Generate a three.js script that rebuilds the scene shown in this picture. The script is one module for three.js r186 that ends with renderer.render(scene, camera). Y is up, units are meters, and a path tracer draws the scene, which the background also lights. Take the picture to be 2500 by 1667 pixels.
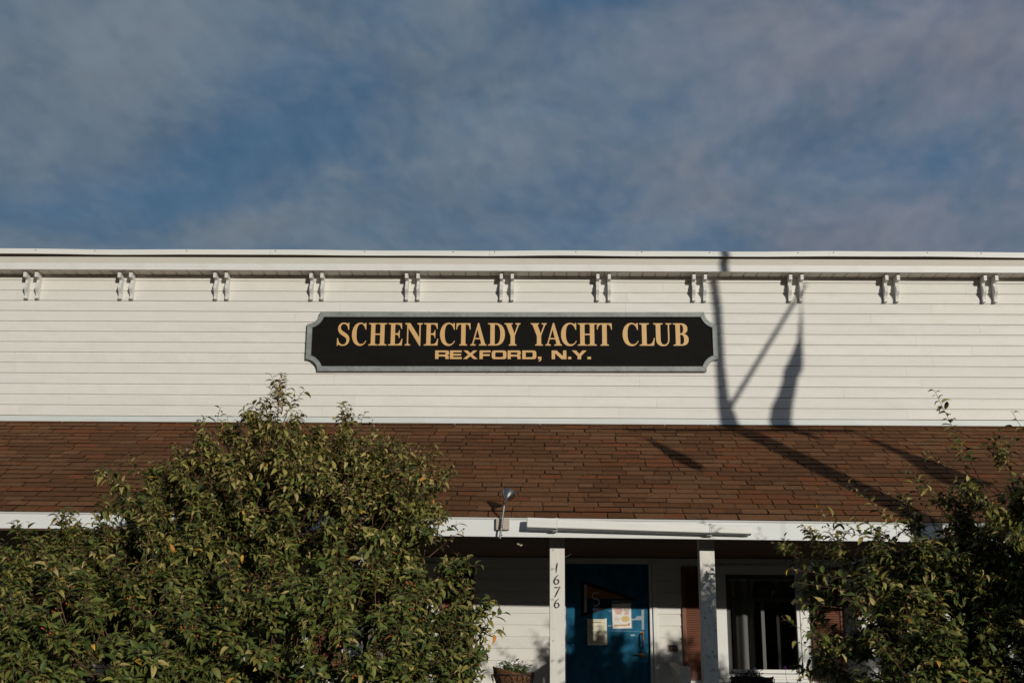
import * as THREE from 'three';
import { mergeGeometries } from 'three/addons/utils/BufferGeometryUtils.js';
import { RoundedBoxGeometry } from 'three/addons/geometries/RoundedBoxGeometry.js';

// ------------------------------------------------------------------ camera, sky, sun, exposure
const scene = new THREE.Scene();
const F = 2900.87, PITCH = 0.2676, YAW = 0.0132, ROLL = 0.0078, CZ = 13.532, EYE = 1.6;
const camera = new THREE.PerspectiveCamera(32.06, 1024 / 682, 0.1, 3000);
camera.position.set(0, EYE, CZ);
camera.rotation.set(PITCH, YAW, ROLL, 'YXZ');
const renderer = new THREE.WebGLRenderer({ antialias: true });
renderer.setSize(1024, 682);
renderer.toneMapping = THREE.LinearToneMapping;
renderer.toneMappingExposure = 1.03;
renderer.shadowMap.enabled = true;

const TX = 0.5, TY = 0.197;                       // the sun stands at (TX, TY, 1): low, behind the viewer's right shoulder
const SUN = new THREE.Vector3(TX, TY, 1).normalize();
const sun = new THREE.DirectionalLight(new THREE.Color().setRGB(1, 0.953, 0.838), 2.96);
sun.position.copy(SUN).multiplyScalar(60).add(new THREE.Vector3(0, 3, 0));
sun.target.position.set(0, 3, 0);
sun.castShadow = true;
sun.shadow.radius = 1;
sun.shadow.mapSize.set(4096, 4096);
Object.assign(sun.shadow.camera, { left: -16, right: 16, top: 12, bottom: -12, near: 1, far: 140 });
scene.add(sun, sun.target);

// noise
function hash2(x, y) { let h = (x * 374761393 + y * 668265263) | 0; h = Math.imul(h ^ (h >>> 13), 1274126177); return ((h ^ (h >>> 16)) >>> 0) / 4294967296; }
function vnoise(x, y) {
  const xi = Math.floor(x), yi = Math.floor(y), fx = x - xi, fy = y - yi;
  const u = fx * fx * fx * (fx * (fx * 6 - 15) + 10), v = fy * fy * fy * (fy * (fy * 6 - 15) + 10);
  const a = hash2(xi, yi), b = hash2(xi + 1, yi), c = hash2(xi, yi + 1), d = hash2(xi + 1, yi + 1);
  return a + (b - a) * u + (c - a) * v + (a - b - c + d) * u * v;
}
function fbm(x, y, oct) { let s = 0, a = 0.5, n = 0; for (let i = 0; i < oct; i++) { s += a * vnoise(x, y); n += a; a *= 0.52; const t = x * 1.6 + y * 1.2 + 11.3; y = -x * 1.2 + y * 1.6 + 4.7; x = t; } return s / n; }
let seed = 12345;
function rnd() { seed = (Math.imul(seed, 1664525) + 1013904223) >>> 0; return seed / 4294967296; }
const rr = (a, b) => a + (b - a) * rnd();
const sstep = (a, b, x) => { const t = Math.min(1, Math.max(0, (x - a) / (b - a))); return t * t * (3 - 2 * t); };

// sky: thin grey evening cloud over blue; holes and banks of the cloud by azimuth, elevation (degrees), half sizes, amount
const BANKS = [
  [-14.5, 25.2, 4.2, 2.3, -0.30], [-11.5, 24.0, 2.6, 1.5, -0.16], [-18.8, 21.8, 4.2, 2.0, -0.20], [-22, 20.6, 5, 1.6, -0.16], [-9, 27.0, 3.0, 1.4, -0.10],
  [4.6, 31.2, 4.6, 1.3, -0.34], [13, 31.4, 4, 0.9, -0.18], [21.5, 22.3, 3.4, 1.7, -0.30], [9.2, 21.4, 3.0, 2.2, -0.14], [9.8, 19, 3, 1.5, -0.12], [2.8, 22.6, 2.6, 1.0, -0.08],
  [16.8, 27.2, 7, 2.8, 0.30], [24, 28, 4, 3, 0.10], [1.2, 24.4, 4.5, 1.9, 0.17], [-22, 28.2, 5.5, 2.8, 0.16], [-3.2, 30.6, 2.6, 1.4, 0.12],
  [-10.2, 22.7, 1.5, 0.55, 0.22], [-15, 20.0, 3.0, 0.75, 0.28], [-10.5, 20, 4, 1.0, 0.16], [-23, 18.6, 5, 0.9, 0.24], [-8, 18.9, 5, 0.6, 0.16], [17, 20.0, 4.5, 1.4, 0.10], [17.6, 22.0, 1.4, 0.6, 0.1],
];
{
  const W = 4096, H = 2048, data = new Float32Array(W * H * 4);
  for (let j = 0; j < H; j++) {
    const el = ((j + 0.5) / H - 0.5) * Math.PI, sy = Math.sin(el), cy = Math.cos(el);
    for (let i = 0; i < W; i++) {
      const k = (j * W + i) * 4;
      if (el < -0.01) { data[k] = 0.09; data[k + 1] = 0.088; data[k + 2] = 0.08; data[k + 3] = 1; continue; }
      const a = ((i + 0.5) / W - 0.5) * 2 * Math.PI, x = Math.cos(a) * cy, z = Math.sin(a) * cy;
      const az = Math.atan2(x, -z) * 57.2958, ed = el * 57.2958;
      const px = x / (sy + 0.22) * 3.0, pz = z / (sy + 0.22) * 3.0;
      const wx = fbm(px * 1.1 + 3.1, pz * 1.1, 3) - 0.5, wz = fbm(px * 1.1, pz * 1.1 + 9.2, 3) - 0.5;
      const qx = px * 0.95 + pz * 0.3, qz = pz * 0.95 - px * 0.3;
      let c = fbm(qx * 1.7 + wx * 1.0 + 20, qz * 1.5 + wz * 1.0 + 7, 9); c += 0.17 * (fbm(qx * 4.0 + wx * 1.6 + 3, qz * 3.4 + wz * 1.6 + 1, 7) - 0.5);
      const fine = fbm(qx * 16 + wx * 4 + 20, qz * 11 + wz * 4 + 5, 6) - 0.5;
      c = 0.56 + (c - 0.5) * 0.85 + fine * 0.32;
      for (const b of BANKS) { const u = (az - b[0] + wx * 5) / b[2], v = (ed - b[1] + wz * 2.6) / b[3], q = u * u + v * v; if (q < 6) c += 1.35 * b[4] * Math.exp(-q); }
      const t = sstep(0.0, 1.0, c), hz = Math.exp(-Math.max(0, sy) * 4.4);
      // blue behind the cloud, paler to the horizon
      let r = 0.040 + 0.13 * hz, g = 0.102 + 0.18 * hz, bl = 0.200 + 0.17 * hz;
      const warm = sstep(-10, 24, az) * (Math.abs(az) < 90 ? 1 : 0.6);
      const cr = 0.165 + 0.030 * warm, cg = 0.208 + 0.002 * warm, cb = 0.255 + 0.002 * warm;
      r += (cr - r) * t; g += (cg - g) * t; bl += (cb - bl) * t;
      const body = 0.93 + 0.24 * (fbm(px * 2.6 + 40 + wx * 2, pz * 3.6 + wz * 2, 5) - 0.5) + 0.10 * fine;
      const s = Math.max(0, x * SUN.x + sy * SUN.y + z * SUN.z), glow = 0.10 * Math.pow(s, 4) + 0.5 * Math.pow(s, 30);
      data[k] = r * body + glow * 0.52; data[k + 1] = g * body + glow * 0.42; data[k + 2] = bl * body + glow * 0.30; data[k + 3] = 1;
    }
  }
  const sky = new THREE.DataTexture(data, W, H, THREE.RGBAFormat, THREE.FloatType);
  sky.mapping = THREE.EquirectangularReflectionMapping; sky.magFilter = THREE.LinearFilter; sky.minFilter = THREE.LinearFilter; sky.needsUpdate = true;
  scene.background = sky; scene.environment = sky;
}

// ------------------------------------------------------------------ helpers
const V3 = (x, y, z) => new THREE.Vector3(x, y, z);
const names = {};
function numbered(n) { names[n] = (names[n] || 0) + 1; return names[n] === 1 ? n : n + '_' + String(names[n] - 1).padStart(3, '0'); }
function setup(m) { m.castShadow = true; m.receiveShadow = true; return m; }
function plain(g) {                                 // position, normal, uv only, without index
  g = g.index ? g.toNonIndexed() : g;
  for (const k of Object.keys(g.attributes)) if (!['position', 'normal', 'uv'].includes(k)) g.deleteAttribute(k);
  return g;
}
function boxUV(g, s = 1, ox = 0, oy = 0) {          // uv in metres, by the way each face points
  g = g.index ? g.toNonIndexed() : g;
  const p = g.attributes.position, n = g.attributes.normal, uv = new Float32Array(p.count * 2);
  for (let i = 0; i < p.count; i++) {
    const ax = Math.abs(n.getX(i)), ay = Math.abs(n.getY(i)), az = Math.abs(n.getZ(i));
    let u, v; if (ax > ay && ax > az) { u = p.getZ(i); v = p.getY(i); } else if (ay > az) { u = p.getX(i); v = p.getZ(i); } else { u = p.getX(i); v = p.getY(i); }
    uv[2 * i] = u * s + ox; uv[2 * i + 1] = v * s + oy;
  }
  g.setAttribute('uv', new THREE.BufferAttribute(uv, 2)); return g;
}
function merge(list) { const l = list.map(plain); return l.length === 1 ? l[0] : mergeGeometries(l); }
function part(name, geos, mat, parent, label) {
  const m = setup(new THREE.Mesh(Array.isArray(geos) ? merge(geos) : geos, mat)); m.name = name;
  if (label) m.userData.label = label;
  parent.add(m); return m;
}
function thing(name, label, category, pos = [0, 0, 0], group) {
  const o = new THREE.Group(); o.name = numbered(name); o.position.set(...pos); o.userData = { label, category };
  if (group) o.userData.group = group; scene.add(o); return o;
}
function box(x0, x1, y0, y1, z0, z1, r = 0) {
  const g = r ? new RoundedBoxGeometry(x1 - x0, y1 - y0, z1 - z0, 1, r) : new THREE.BoxGeometry(x1 - x0, y1 - y0, z1 - z0);
  g.translate((x0 + x1) / 2, (y0 + y1) / 2, (z0 + z1) / 2); return boxUV(g);
}
function prismX(prof, x0, x1) {                     // closed [z, y] profile drawn along x
  const pts = prof.map(([a, b]) => new THREE.Vector2(a, b));
  if (THREE.ShapeUtils.isClockWise(pts)) pts.reverse();
  const pos = [], n = pts.length;
  const tri = (a, b, c) => pos.push(...a, ...b, ...c);
  for (let i = 0; i < n; i++) {
    const a = pts[i], b = pts[(i + 1) % n];
    const A0 = [x0, a.y, a.x], A1 = [x1, a.y, a.x], B0 = [x0, b.y, b.x], B1 = [x1, b.y, b.x];
    tri(A0, A1, B1); tri(A0, B1, B0);
  }
  for (const [i, j, k] of THREE.ShapeUtils.triangulateShape(pts, [])) {
    const q = (t, x) => [x, pts[t].y, pts[t].x];
    tri(q(i, x0), q(j, x0), q(k, x0)); tri(q(i, x1), q(k, x1), q(j, x1));
  }
  const g = new THREE.BufferGeometry(); g.setAttribute('position', new THREE.Float32BufferAttribute(pos, 3)); 
  // outward: flip if the signed volume is negative
  let vol = 0; const p = g.attributes.position, a = V3(), b = V3(), c = V3();
  for (let i = 0; i < p.count; i += 3) { a.fromBufferAttribute(p, i); b.fromBufferAttribute(p, i + 1); c.fromBufferAttribute(p, i + 2); vol += a.dot(b.cross(c)); }
  if (vol < 0) for (let i = 0; i < p.count; i += 3) { for (let k = 0; k < 3; k++) { const t = p.array[(i + 1) * 3 + k]; p.array[(i + 1) * 3 + k] = p.array[(i + 2) * 3 + k]; p.array[(i + 2) * 3 + k] = t; } }
  g.computeVertexNormals(); return boxUV(g);
}
function tube(pts, r, seg = 12, rad = 6, closed = false) {
  const c = pts.length === 2 ? new THREE.LineCurve3(pts[0], pts[1]) : new THREE.CatmullRomCurve3(pts, closed);
  return new THREE.TubeGeometry(c, pts.length === 2 ? 1 : seg, r, rad, closed);
}
function rod(a, b, r0, r1 = r0, n = 10) {           // capped, tapering
  const d = b.clone().sub(a), g = new THREE.CylinderGeometry(r1, r0, d.length(), n);
  g.applyQuaternion(new THREE.Quaternion().setFromUnitVectors(V3(0, 1, 0), d.clone().normalize())); g.translate((a.x + b.x) / 2, (a.y + b.y) / 2, (a.z + b.z) / 2); return g;
}
function extrude(shape, depth, bevel = 0, cs = 6) {
  return new THREE.ExtrudeGeometry(shape, { depth, bevelEnabled: bevel > 0, bevelSize: bevel, bevelThickness: bevel, bevelSegments: 1, bevelOffset: -bevel, curveSegments: cs });
}
// measured photograph coordinates (2500 px wide) to the real point they show on the plane z
const camM = new THREE.Matrix4().makeRotationFromEuler(new THREE.Euler(PITCH, YAW, ROLL, 'YXZ'));
function at(px, py, z) { const d = V3((px - 1250) / F, -(py - 833.5) / F, -1).applyMatrix4(camM); const t = (z - CZ) / d.z; return V3(d.x * t, EYE + d.y * t, z); }

// textures: fine grain, tileable enough at these sizes
function grainTex(n, fn, srgb = false) {
  const d = new Uint8Array(n * n * 4);
  for (let j = 0; j < n; j++) for (let i = 0; i < n; i++) { const c = fn(i / n, j / n, i, j), k = (j * n + i) * 4; for (let q = 0; q < 3; q++) d[k + q] = Math.max(0, Math.min(255, (Array.isArray(c) ? c[q] : c) * 255)); d[k + 3] = 255; }
  const t = new THREE.DataTexture(d, n, n, THREE.RGBAFormat); t.wrapS = t.wrapT = THREE.RepeatWrapping; t.magFilter = THREE.LinearFilter; t.minFilter = THREE.LinearMipmapLinearFilter; t.generateMipmaps = true; if (srgb) t.colorSpace = THREE.SRGBColorSpace; t.needsUpdate = true; return t;
}
function wrapN(x, y, p, q, oct) {                   // tileable noise: blend of the four neighbours
  const f = (a, b) => fbm(a * p, b * q, oct);
  return f(x, y) * (1 - x) * (1 - y) + f(x - 1, y) * x * (1 - y) + f(x, y - 1) * (1 - x) * y + f(x - 1, y - 1) * x * y;
}
const rep = (t, sx, sy) => { const c = t.clone(); c.repeat.set(sx, sy); c.needsUpdate = true; return c; };
const sidingTone = grainTex(512, (x, y) => { const a = wrapN(x, y, 5, 9, 5), b = wrapN(x, y, 90, 90, 3), s = wrapN(x, y, 3, 60, 3); return [0.955 + 0.07 * (a - 0.5) + 0.045 * (b - 0.5) + 0.03 * (s - 0.5), 0.953 + 0.072 * (a - 0.5) + 0.045 * (b - 0.5) + 0.03 * (s - 0.5), 0.948 + 0.085 * (a - 0.5) + 0.045 * (b - 0.5) + 0.03 * (s - 0.5)]; }, true);
const sidingBump = grainTex(512, (x, y) => 0.5 + 0.5 * (wrapN(x, y, 6, 150, 3) - 0.5) + 0.4 * (wrapN(x, y, 3, 5, 3) - 0.5));
const woodTone = grainTex(512, (x, y) => { const a = wrapN(x, y, 60, 4, 4), b = wrapN(x, y, 6, 6, 4), c = wrapN(x, y, 20, 20, 3); const v = 0.95 + 0.10 * (a - 0.5) + 0.08 * (b - 0.5) - 0.16 * sstep(0.66, 0.72, c); return [v, v * 0.995, v * 0.985]; }, true);
const woodBump = grainTex(512, (x, y) => wrapN(x, y, 70, 4, 4));
const granule = grainTex(512, (x, y) => { const a = wrapN(x, y, 128, 128, 2), b = wrapN(x, y, 30, 30, 3), c = wrapN(x, y, 6, 6, 3); const v = 0.80 + 0.55 * (a - 0.5) + 0.28 * (b - 0.5) + 0.2 * (c - 0.5); return [v, v * 0.98, v * 0.96]; }, true);
const granuleB = grainTex(512, (x, y) => wrapN(x, y, 128, 128, 3));
const scuff = grainTex(512, (x, y) => { const a = wrapN(x, y, 8, 8, 5), b = wrapN(x, y, 60, 60, 3), c = wrapN(x, y, 5, 40, 4); const v = 0.82 + 0.3 * (a - 0.5) + 0.2 * (b - 0.5) + 0.2 * (c - 0.5); return [v, v, v]; }, true);
const coirT = grainTex(256, (x, y) => { const a = wrapN(x, y, 50, 20, 4), b = wrapN(x, y, 20, 60, 4); const v = 0.55 + 0.9 * (a - 0.5) + 0.7 * (b - 0.5); return [v, v * 0.96, v * 0.9]; }, true);

const lin = (r, g, b) => new THREE.Color().setRGB(r, g, b);
const std = (c, o = {}) => new THREE.MeshStandardMaterial({ color: c, roughness: 0.7, ...o });
const phys = (c, o = {}) => new THREE.MeshPhysicalMaterial({ color: c, roughness: 0.7, ...o });
const M = {
  siding: std(lin(0.72, 0.70, 0.665), { roughness: 0.6, map: rep(sidingTone, 0.9, 0.9), bumpMap: rep(sidingBump, 1.1, 1.1), bumpScale: 0.0008 }),
  siding2: std(lin(0.705, 0.687, 0.655), { roughness: 0.62, map: rep(sidingTone, 0.7, 1.1), bumpMap: rep(sidingBump, 1.1, 1.1), bumpScale: 0.0008 }),
  siding3: std(lin(0.725, 0.70, 0.66), { roughness: 0.58, map: rep(sidingTone, 1.2, 0.8), bumpMap: rep(sidingBump, 1.1, 1.1), bumpScale: 0.0008 }),
  trim: std(lin(0.72, 0.715, 0.70), { roughness: 0.5, map: rep(sidingTone, 1.3, 1.3) }),
  cap: std(lin(0.74, 0.73, 0.70), { roughness: 0.42, map: rep(sidingTone, 0.6, 2) }),
  flash: std(lin(0.60, 0.63, 0.62), { roughness: 0.5, map: rep(sidingTone, 0.8, 3) }),
  soffit: std(lin(0.70, 0.67, 0.61), { roughness: 0.65, map: rep(sidingTone, 2, 2) }),
  paintWood: std(lin(0.70, 0.68, 0.645), { roughness: 0.6, map: rep(woodTone, 1.2, 1.2), bumpMap: rep(woodBump, 2, 2), bumpScale: 0.0012 }),
  fascia: std(lin(0.70, 0.71, 0.705), { roughness: 0.55, map: rep(scuffLight(), 0.8, 0.8), bumpMap: rep(sidingBump, 1, 1), bumpScale: 0.0008 }),
  dark: phys(lin(0.014, 0.012, 0.010), { roughness: 0.95, specularIntensity: 0.2 }),
  oldWood: std(lin(0.26, 0.225, 0.18), { roughness: 0.9, map: rep(woodTone, 1, 1) }),
  ceil: phys(lin(0.085, 0.055, 0.036), { roughness: 0.95, specularIntensity: 0.1, map: rep(woodTone, 1, 1) }),  // shade of the porch recess is put into this dark brown
  frameGrey: std(lin(0.31, 0.335, 0.325), { roughness: 0.5, map: rep(scuff, 1.6, 1.6) }),
  panel: phys(lin(0.0085, 0.007, 0.006), { roughness: 0.75, specularIntensity: 0.22, map: rep(scuff, 0.8, 0.8), bumpMap: rep(woodBump, 0.6, 6), bumpScale: 0.0005 }),
  gold: std(lin(0.63, 0.372, 0.138), { roughness: 0.5, map: rep(sidingTone, 3, 3) }),
  steel: std(lin(0.55, 0.56, 0.57), { roughness: 0.3, metalness: 1, map: rep(scuff, 8, 8) }),
  galv: std(lin(0.42, 0.42, 0.41), { roughness: 0.42, metalness: 0.85, map: rep(scuff, 8, 8) }),
  rust: std(lin(0.10, 0.06, 0.04), { roughness: 0.8, map: rep(scuff, 8, 8) }),
  iron: std(lin(0.012, 0.011, 0.010), { roughness: 0.5 }),
  brass: std(lin(0.42, 0.27, 0.10), { roughness: 0.3, metalness: 0.9, map: rep(scuff, 12, 12) }),
  bronze: std(lin(0.22, 0.12, 0.06), { roughness: 0.35, metalness: 0.8 }),
  shutter: std(lin(0.185, 0.066, 0.036), { roughness: 0.65, map: rep(woodTone, 2, 2) }),
  frameShaded: std(lin(0.045, 0.043, 0.04), { roughness: 0.5, map: rep(woodTone, 2, 2) }),  // shade over the window frame is put into this dark colour
  curtain: std(lin(0.15, 0.147, 0.14), { roughness: 0.95 }),
  curtainDimmed: std(lin(0.014, 0.014, 0.016), { roughness: 0.95 }),  // right curtain: dim copy, low light painted into its colour
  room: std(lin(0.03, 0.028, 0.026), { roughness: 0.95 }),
  coir: std(lin(0.42, 0.20, 0.085), { roughness: 1, map: rep(coirT, 5, 5), bumpMap: rep(coirT, 5, 5), bumpScale: 0.004 }),
  coirShaded: std(lin(0.10, 0.05, 0.03), { roughness: 1, map: rep(coirT, 5, 5), bumpMap: rep(coirT, 5, 5), bumpScale: 0.004 }),  // same coir for the second planter, its shade put into the colour
  bark: std(lin(0.10, 0.062, 0.045), { roughness: 0.9, map: rep(coirT, 3, 3) }),
  twig: std(lin(0.14, 0.065, 0.038), { roughness: 0.8 }),
  stain: std(lin(0.45, 0.39, 0.34), { roughness: 0.75, map: rep(woodTone, 6, 6), bumpMap: rep(woodBump, 6, 6), bumpScale: 0.001 }),
  glass: new THREE.MeshPhysicalMaterial({ color: 0xffffff, roughness: 0.02, transmission: 1, thickness: 0, ior: 1.5 }),
  bulbGlass: std(lin(0.46, 0.45, 0.43), { roughness: 0.34, metalness: 1, map: rep(scuff, 10, 10) }),
};
function scuffLight() { return grainTex(512, (x, y) => { const a = wrapN(x, y, 5, 6, 5), b = wrapN(x, y, 80, 80, 3), c = wrapN(x, y, 24, 24, 4); const v = 0.955 + 0.07 * (a - 0.5) + 0.05 * (b - 0.5) - 0.12 * sstep(0.70, 0.78, c); return [v, v, v]; }, true); }
M.shingle = new THREE.MeshPhysicalMaterial({ color: 0xffffff, vertexColors: true, roughness: 0.95, specularIntensity: 0.2, sheen: 0.25, sheenRoughness: 0.6, sheenColor: lin(0.5, 0.3, 0.16), map: rep(granule, 4, 4), bumpMap: rep(granuleB, 4, 4), bumpScale: 0.0015 });
for (const k of ['siding', 'siding2', 'siding3']) M[k].side = THREE.FrontSide;

// ------------------------------------------------------------------ ground
{
  const g = new THREE.PlaneGeometry(1200, 1200); g.rotateX(-Math.PI / 2);
  const t = grainTex(512, (x, y) => { const a = wrapN(x, y, 120, 120, 3), b = wrapN(x, y, 12, 12, 4); return [0.17 + 0.16 * (a - 0.5) + 0.10 * (b - 0.5), 0.185 + 0.16 * (a - 0.5) + 0.09 * (b - 0.5), 0.11 + 0.10 * (a - 0.5) + 0.05 * (b - 0.5)]; }, true);
  const uv = g.attributes.uv; for (let i = 0; i < uv.count; i++) uv.setXY(i, uv.getX(i) * 600, uv.getY(i) * 600);
  const m = setup(new THREE.Mesh(g, std(0xffffff, { roughness: 1, map: t }))); m.name = 'ground'; m.userData = { label: 'mown grass ground in front of the clubhouse', category: 'ground', kind: 'structure' }; scene.add(m);
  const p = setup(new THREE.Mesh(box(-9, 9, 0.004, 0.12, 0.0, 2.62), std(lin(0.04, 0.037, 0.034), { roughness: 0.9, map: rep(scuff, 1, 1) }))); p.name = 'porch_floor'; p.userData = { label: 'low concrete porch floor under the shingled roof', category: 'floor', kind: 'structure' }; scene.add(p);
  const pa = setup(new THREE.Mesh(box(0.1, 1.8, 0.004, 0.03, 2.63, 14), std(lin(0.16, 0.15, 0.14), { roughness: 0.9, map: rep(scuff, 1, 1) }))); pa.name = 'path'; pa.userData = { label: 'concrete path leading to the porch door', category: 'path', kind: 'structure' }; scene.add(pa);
}

// ------------------------------------------------------------------ clubhouse
const EXP = 0.1273, Y0 = 6.047, YL = 2.182, XL = -8.6, XR = 8.6;
const club = thing('clubhouse', 'white clapboard clubhouse with bracketed cornice and brown shingled porch roof', 'building');
const sidings = [M.siding, M.siding2, M.siding3];
// dutch-lap board: its butt stands proud at the bottom, the top runs in under the next board
function board(x0, x1, y, h = EXP) { return prismX([[0.0, y], [0.0175, y], [0.0180, y + 0.002], [0.0150, y + h * 0.76], [0.0035, y + h * 1.01], [0.0, y + h * 1.01]], x0, x1); }

// upper wall
const upper = part('upper_wall', [box(XL, XR, 4.20, 6.40, -0.16, -0.001)], M.siding, club);
for (let k = 0; k < 14; k++) {
  const cuts = [XL]; let x = XL + rr(2.0, 3.6); while (x < XR - 0.8) { cuts.push(x); x += rr(3.2, 3.8); } cuts.push(XR);
  for (let i = 0; i + 1 < cuts.length; i++) part('siding_board', board(cuts[i] + 0.0012, cuts[i + 1], Y0 - EXP * k + rr(-0.0015, 0.0015)), sidings[Math.floor(rnd() * 3)], upper);
}
// flashing where the porch roof meets the wall
{
  const seams = [XL, -2.9, -0.35, 2.235, 4.9, XR];
  for (let i = 0; i + 1 < seams.length; i++) part('flashing', [prismX([[0.001, 4.325], [0.016, 4.325], [0.020, 4.32], [0.0135, 4.385], [0.001, 4.39]], seams[i] + 0.001, seams[i + 1])], M.flash, upper);
}
// cornice: soffit boards, lower fascia, leaning crown board, metal cap in lengths
const cornice = part('cornice', [box(XL, XR, 6.135, 6.25, 0.002, 0.149)], M.oldWood, club);
part('fascia_board', [prismX([[0.196, 6.114], [0.222, 6.114], [0.222, 6.194], [0.196, 6.194]], XL, XR)], M.trim, cornice);
part('crown_board', [prismX([[0.15, 6.196], [0.218, 6.196], [0.246, 6.262], [0.15, 6.262]], XL, XR)], M.soffit, cornice);
part('roof_edge', [box(XL, XR, 6.263, 6.335, -0.1, 0.155)], M.oldWood, cornice);
{
  const s = 0.1507, x0 = at(1168, 672, 0.02).x % s;
  for (let i = Math.floor((XL - x0) / s); ; i++) {
    const a = x0 + i * s + 0.0015, b = a + s - 0.003; if (a > XR) break; if (a < XL) continue;
    const sh = new THREE.Shape([[a, 0.018], [a, 0.010], [a + 0.010, 0], [b - 0.010, 0], [b, 0.010], [b, 0.018]].map((p) => new THREE.Vector2(...p)));
    const g = extrude(sh, 0.178); g.translate(0, 6.1155, 0.016); part('soffit_board', boxUV(g), M.soffit, cornice);
  }
  part('frieze_strip', [box(XL, XR, 6.10, 6.134, 0.0005, 0.010)], M.oldWood, cornice);
  const cuts = [XL, -7.0, -5.2, -3.05, -0.45, 1.29, 3.55, 5.28, XR], lift = [0, 0.01, 0.004, 0.001, 0, 0.001, 0.006, 0.004, 0.002, 0];
  for (let i = 0; i + 1 < cuts.length; i++) {
    const n = 6, gs = [], a = cuts[i] + 0.0015, b = cuts[i + 1];
    for (let q = 0; q < n; q++) {                    // the metal is not quite straight
      const w = (x) => 0.004 * Math.sin(x * 1.7 + 0.6) + 0.002 * Math.sin(x * 4.1);
      const xa = a + (b - a) * q / n, xb = a + (b - a) * (q + 1) / n;
      const g = prismX([[-0.12, 6.345], [0.258, 6.353], [0.265, 6.350], [0.270, 6.284], [0.264, 6.282], [0.258, 6.338], [-0.12, 6.337]], xa, xb);
      const p = g.attributes.position; for (let v = 0; v < p.count; v++) { const X = p.getX(v), t = (X - cuts[i]) / (cuts[i + 1] - cuts[i]); p.setY(v, p.getY(v) + w(X) + lift[i] * (1 - t) + lift[i + 1] * t); if (p.getY(v) < 6.3) p.setZ(v, p.getZ(v) + 0.004 * Math.sin(X * 3.1) + 0.004); }
      g.computeVertexNormals(); gs.push(g);
    }
    const cap = part('metal_cap', gs, M.cap, cornice);
    for (let x = cuts[i] + 0.06; x < cuts[i + 1]; x += rr(0.8, 1.15)) { const g = new THREE.SphereGeometry(0.006, 8, 6); g.scale(1, 1, 0.5); g.translate(x, 6.334 + 0.004 * Math.sin(x * 1.7 + 0.6) + (lift[i] + lift[i + 1]) / 2, 0.272); part('nail_head', g, M.rust, cap); }
  }
}
// sawn brackets in pairs under the soffit
{
  const prof = [[0.002, 6.108], [0.128, 6.108], [0.144, 6.100], [0.144, 6.072], [0.140, 6.068], [0.144, 6.064], [0.144, 6.045], [0.138, 6.041], [0.090, 6.040], [0.068, 6.030], [0.061, 6.014], [0.066, 5.996], [0.080, 5.982], [0.089, 5.972], [0.088, 5.964], [0.080, 5.962], [0.082, 5.956], [0.096, 5.950], [0.099, 5.938], [0.094, 5.918], [0.080, 5.900], [0.062, 5.884], [0.050, 5.866], [0.044, 5.846], [0.038, 5.838], [0.040, 5.834], [0.052, 5.832], [0.052, 5.808], [0.044, 5.800], [0.014, 5.800], [0.002, 5.812]];
  const geo = prismX(prof.map(([z, y]) => [z, y - 6.108]), -0.018, 0.018);
  const xs = [[66, 92], [281, 307], [499, 525], [718, 743], [936, 962], [1152, 1177], [1372, 1398], [1591, 1617], [1811, 1837], [2030, 2056], [2254, 2280]];
  const put = (x) => { const m = part('bracket', geo, M.trim, cornice); m.position.set(x, 6.108 + rr(-0.003, 0.0), 0.0182); m.rotation.z = rr(-0.012, 0.012); };
  for (const p of xs) for (const u of p) put(at(u * 1.06293, 700, 0).x);
  for (const x of [-7.1, -6.97, 6.5, 6.63]) put(x);
}

// lower wall: sheathing round the openings, then boards
const WY1 = 2.80;
const windows = [[2.12, 3.10], [-1.98, -1.0], [-5.32, -4.34]];
const doorX0 = 0.445, doorX1 = 1.372;
const lower = part('lower_wall', (() => {
  const g = []; const op = [...windows.map((w) => [w[0] + 0.06, w[1] - 0.06, 1.53, 2.68]), [doorX0, doorX1, 0.72, 2.73]].sort((a, b) => a[0] - b[0]);
  let x = XL; for (const o of op) { g.push(box(x, o[0], 0.002, WY1 + 1.4, -0.16, -0.001)); g.push(box(o[0], o[1], 0.002, o[2], -0.16, -0.001)); g.push(box(o[0], o[1], o[3], WY1 + 1.4, -0.16, -0.001)); x = o[1]; }
  g.push(box(x, XR, 0.002, WY1 + 1.4, -0.16, -0.001)); return g;
})(), M.siding, club);
{
  const blocks = [[XL, -5.36], [-4.30, -2.02], [-0.96, doorX0 - 0.09], [doorX1 + 0.085, 2.075], [3.145, XR]];
  for (let k = -4; k < 16; k++) for (const [a, b] of blocks) {
    const y = YL - EXP * k; if (y > 2.7 || y < 0.13) continue;
    part('siding_board', board(a + rr(0, 0.002), b, y), sidings[Math.floor(rnd() * 3)], lower);
  }
  for (const [a, b] of [[-5.36, -4.30], [-2.02, -0.96], [2.075, 3.145]]) for (let k = 6; k < 16; k++) part('siding_board', board(a, b, YL - EXP * k), M.siding, lower);
}
// rest of the shell
part('shell', [box(XL, XR, 0.002, 6.2, -9.2, -9.0), box(XL, XL + 0.15, 0.002, 6.2, -9.0, -0.161), box(XR - 0.15, XR, 0.002, 6.2, -9.0, -0.161)], M.siding, club);
part('flat_roof', [box(XL, XR, 6.201, 6.3, -9.2, -0.161)], M.dark, club);
part('inner_room', [box(XL + 0.16, XR - 0.16, 0.55, 0.70, -8.9, -0.17), box(XL + 0.16, XR - 0.16, 2.95, 3.05, -8.9, -0.17), box(XL + 0.16, XR - 0.16, 0.71, 2.94, -4.1, -4.0)], M.room, club);

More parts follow.
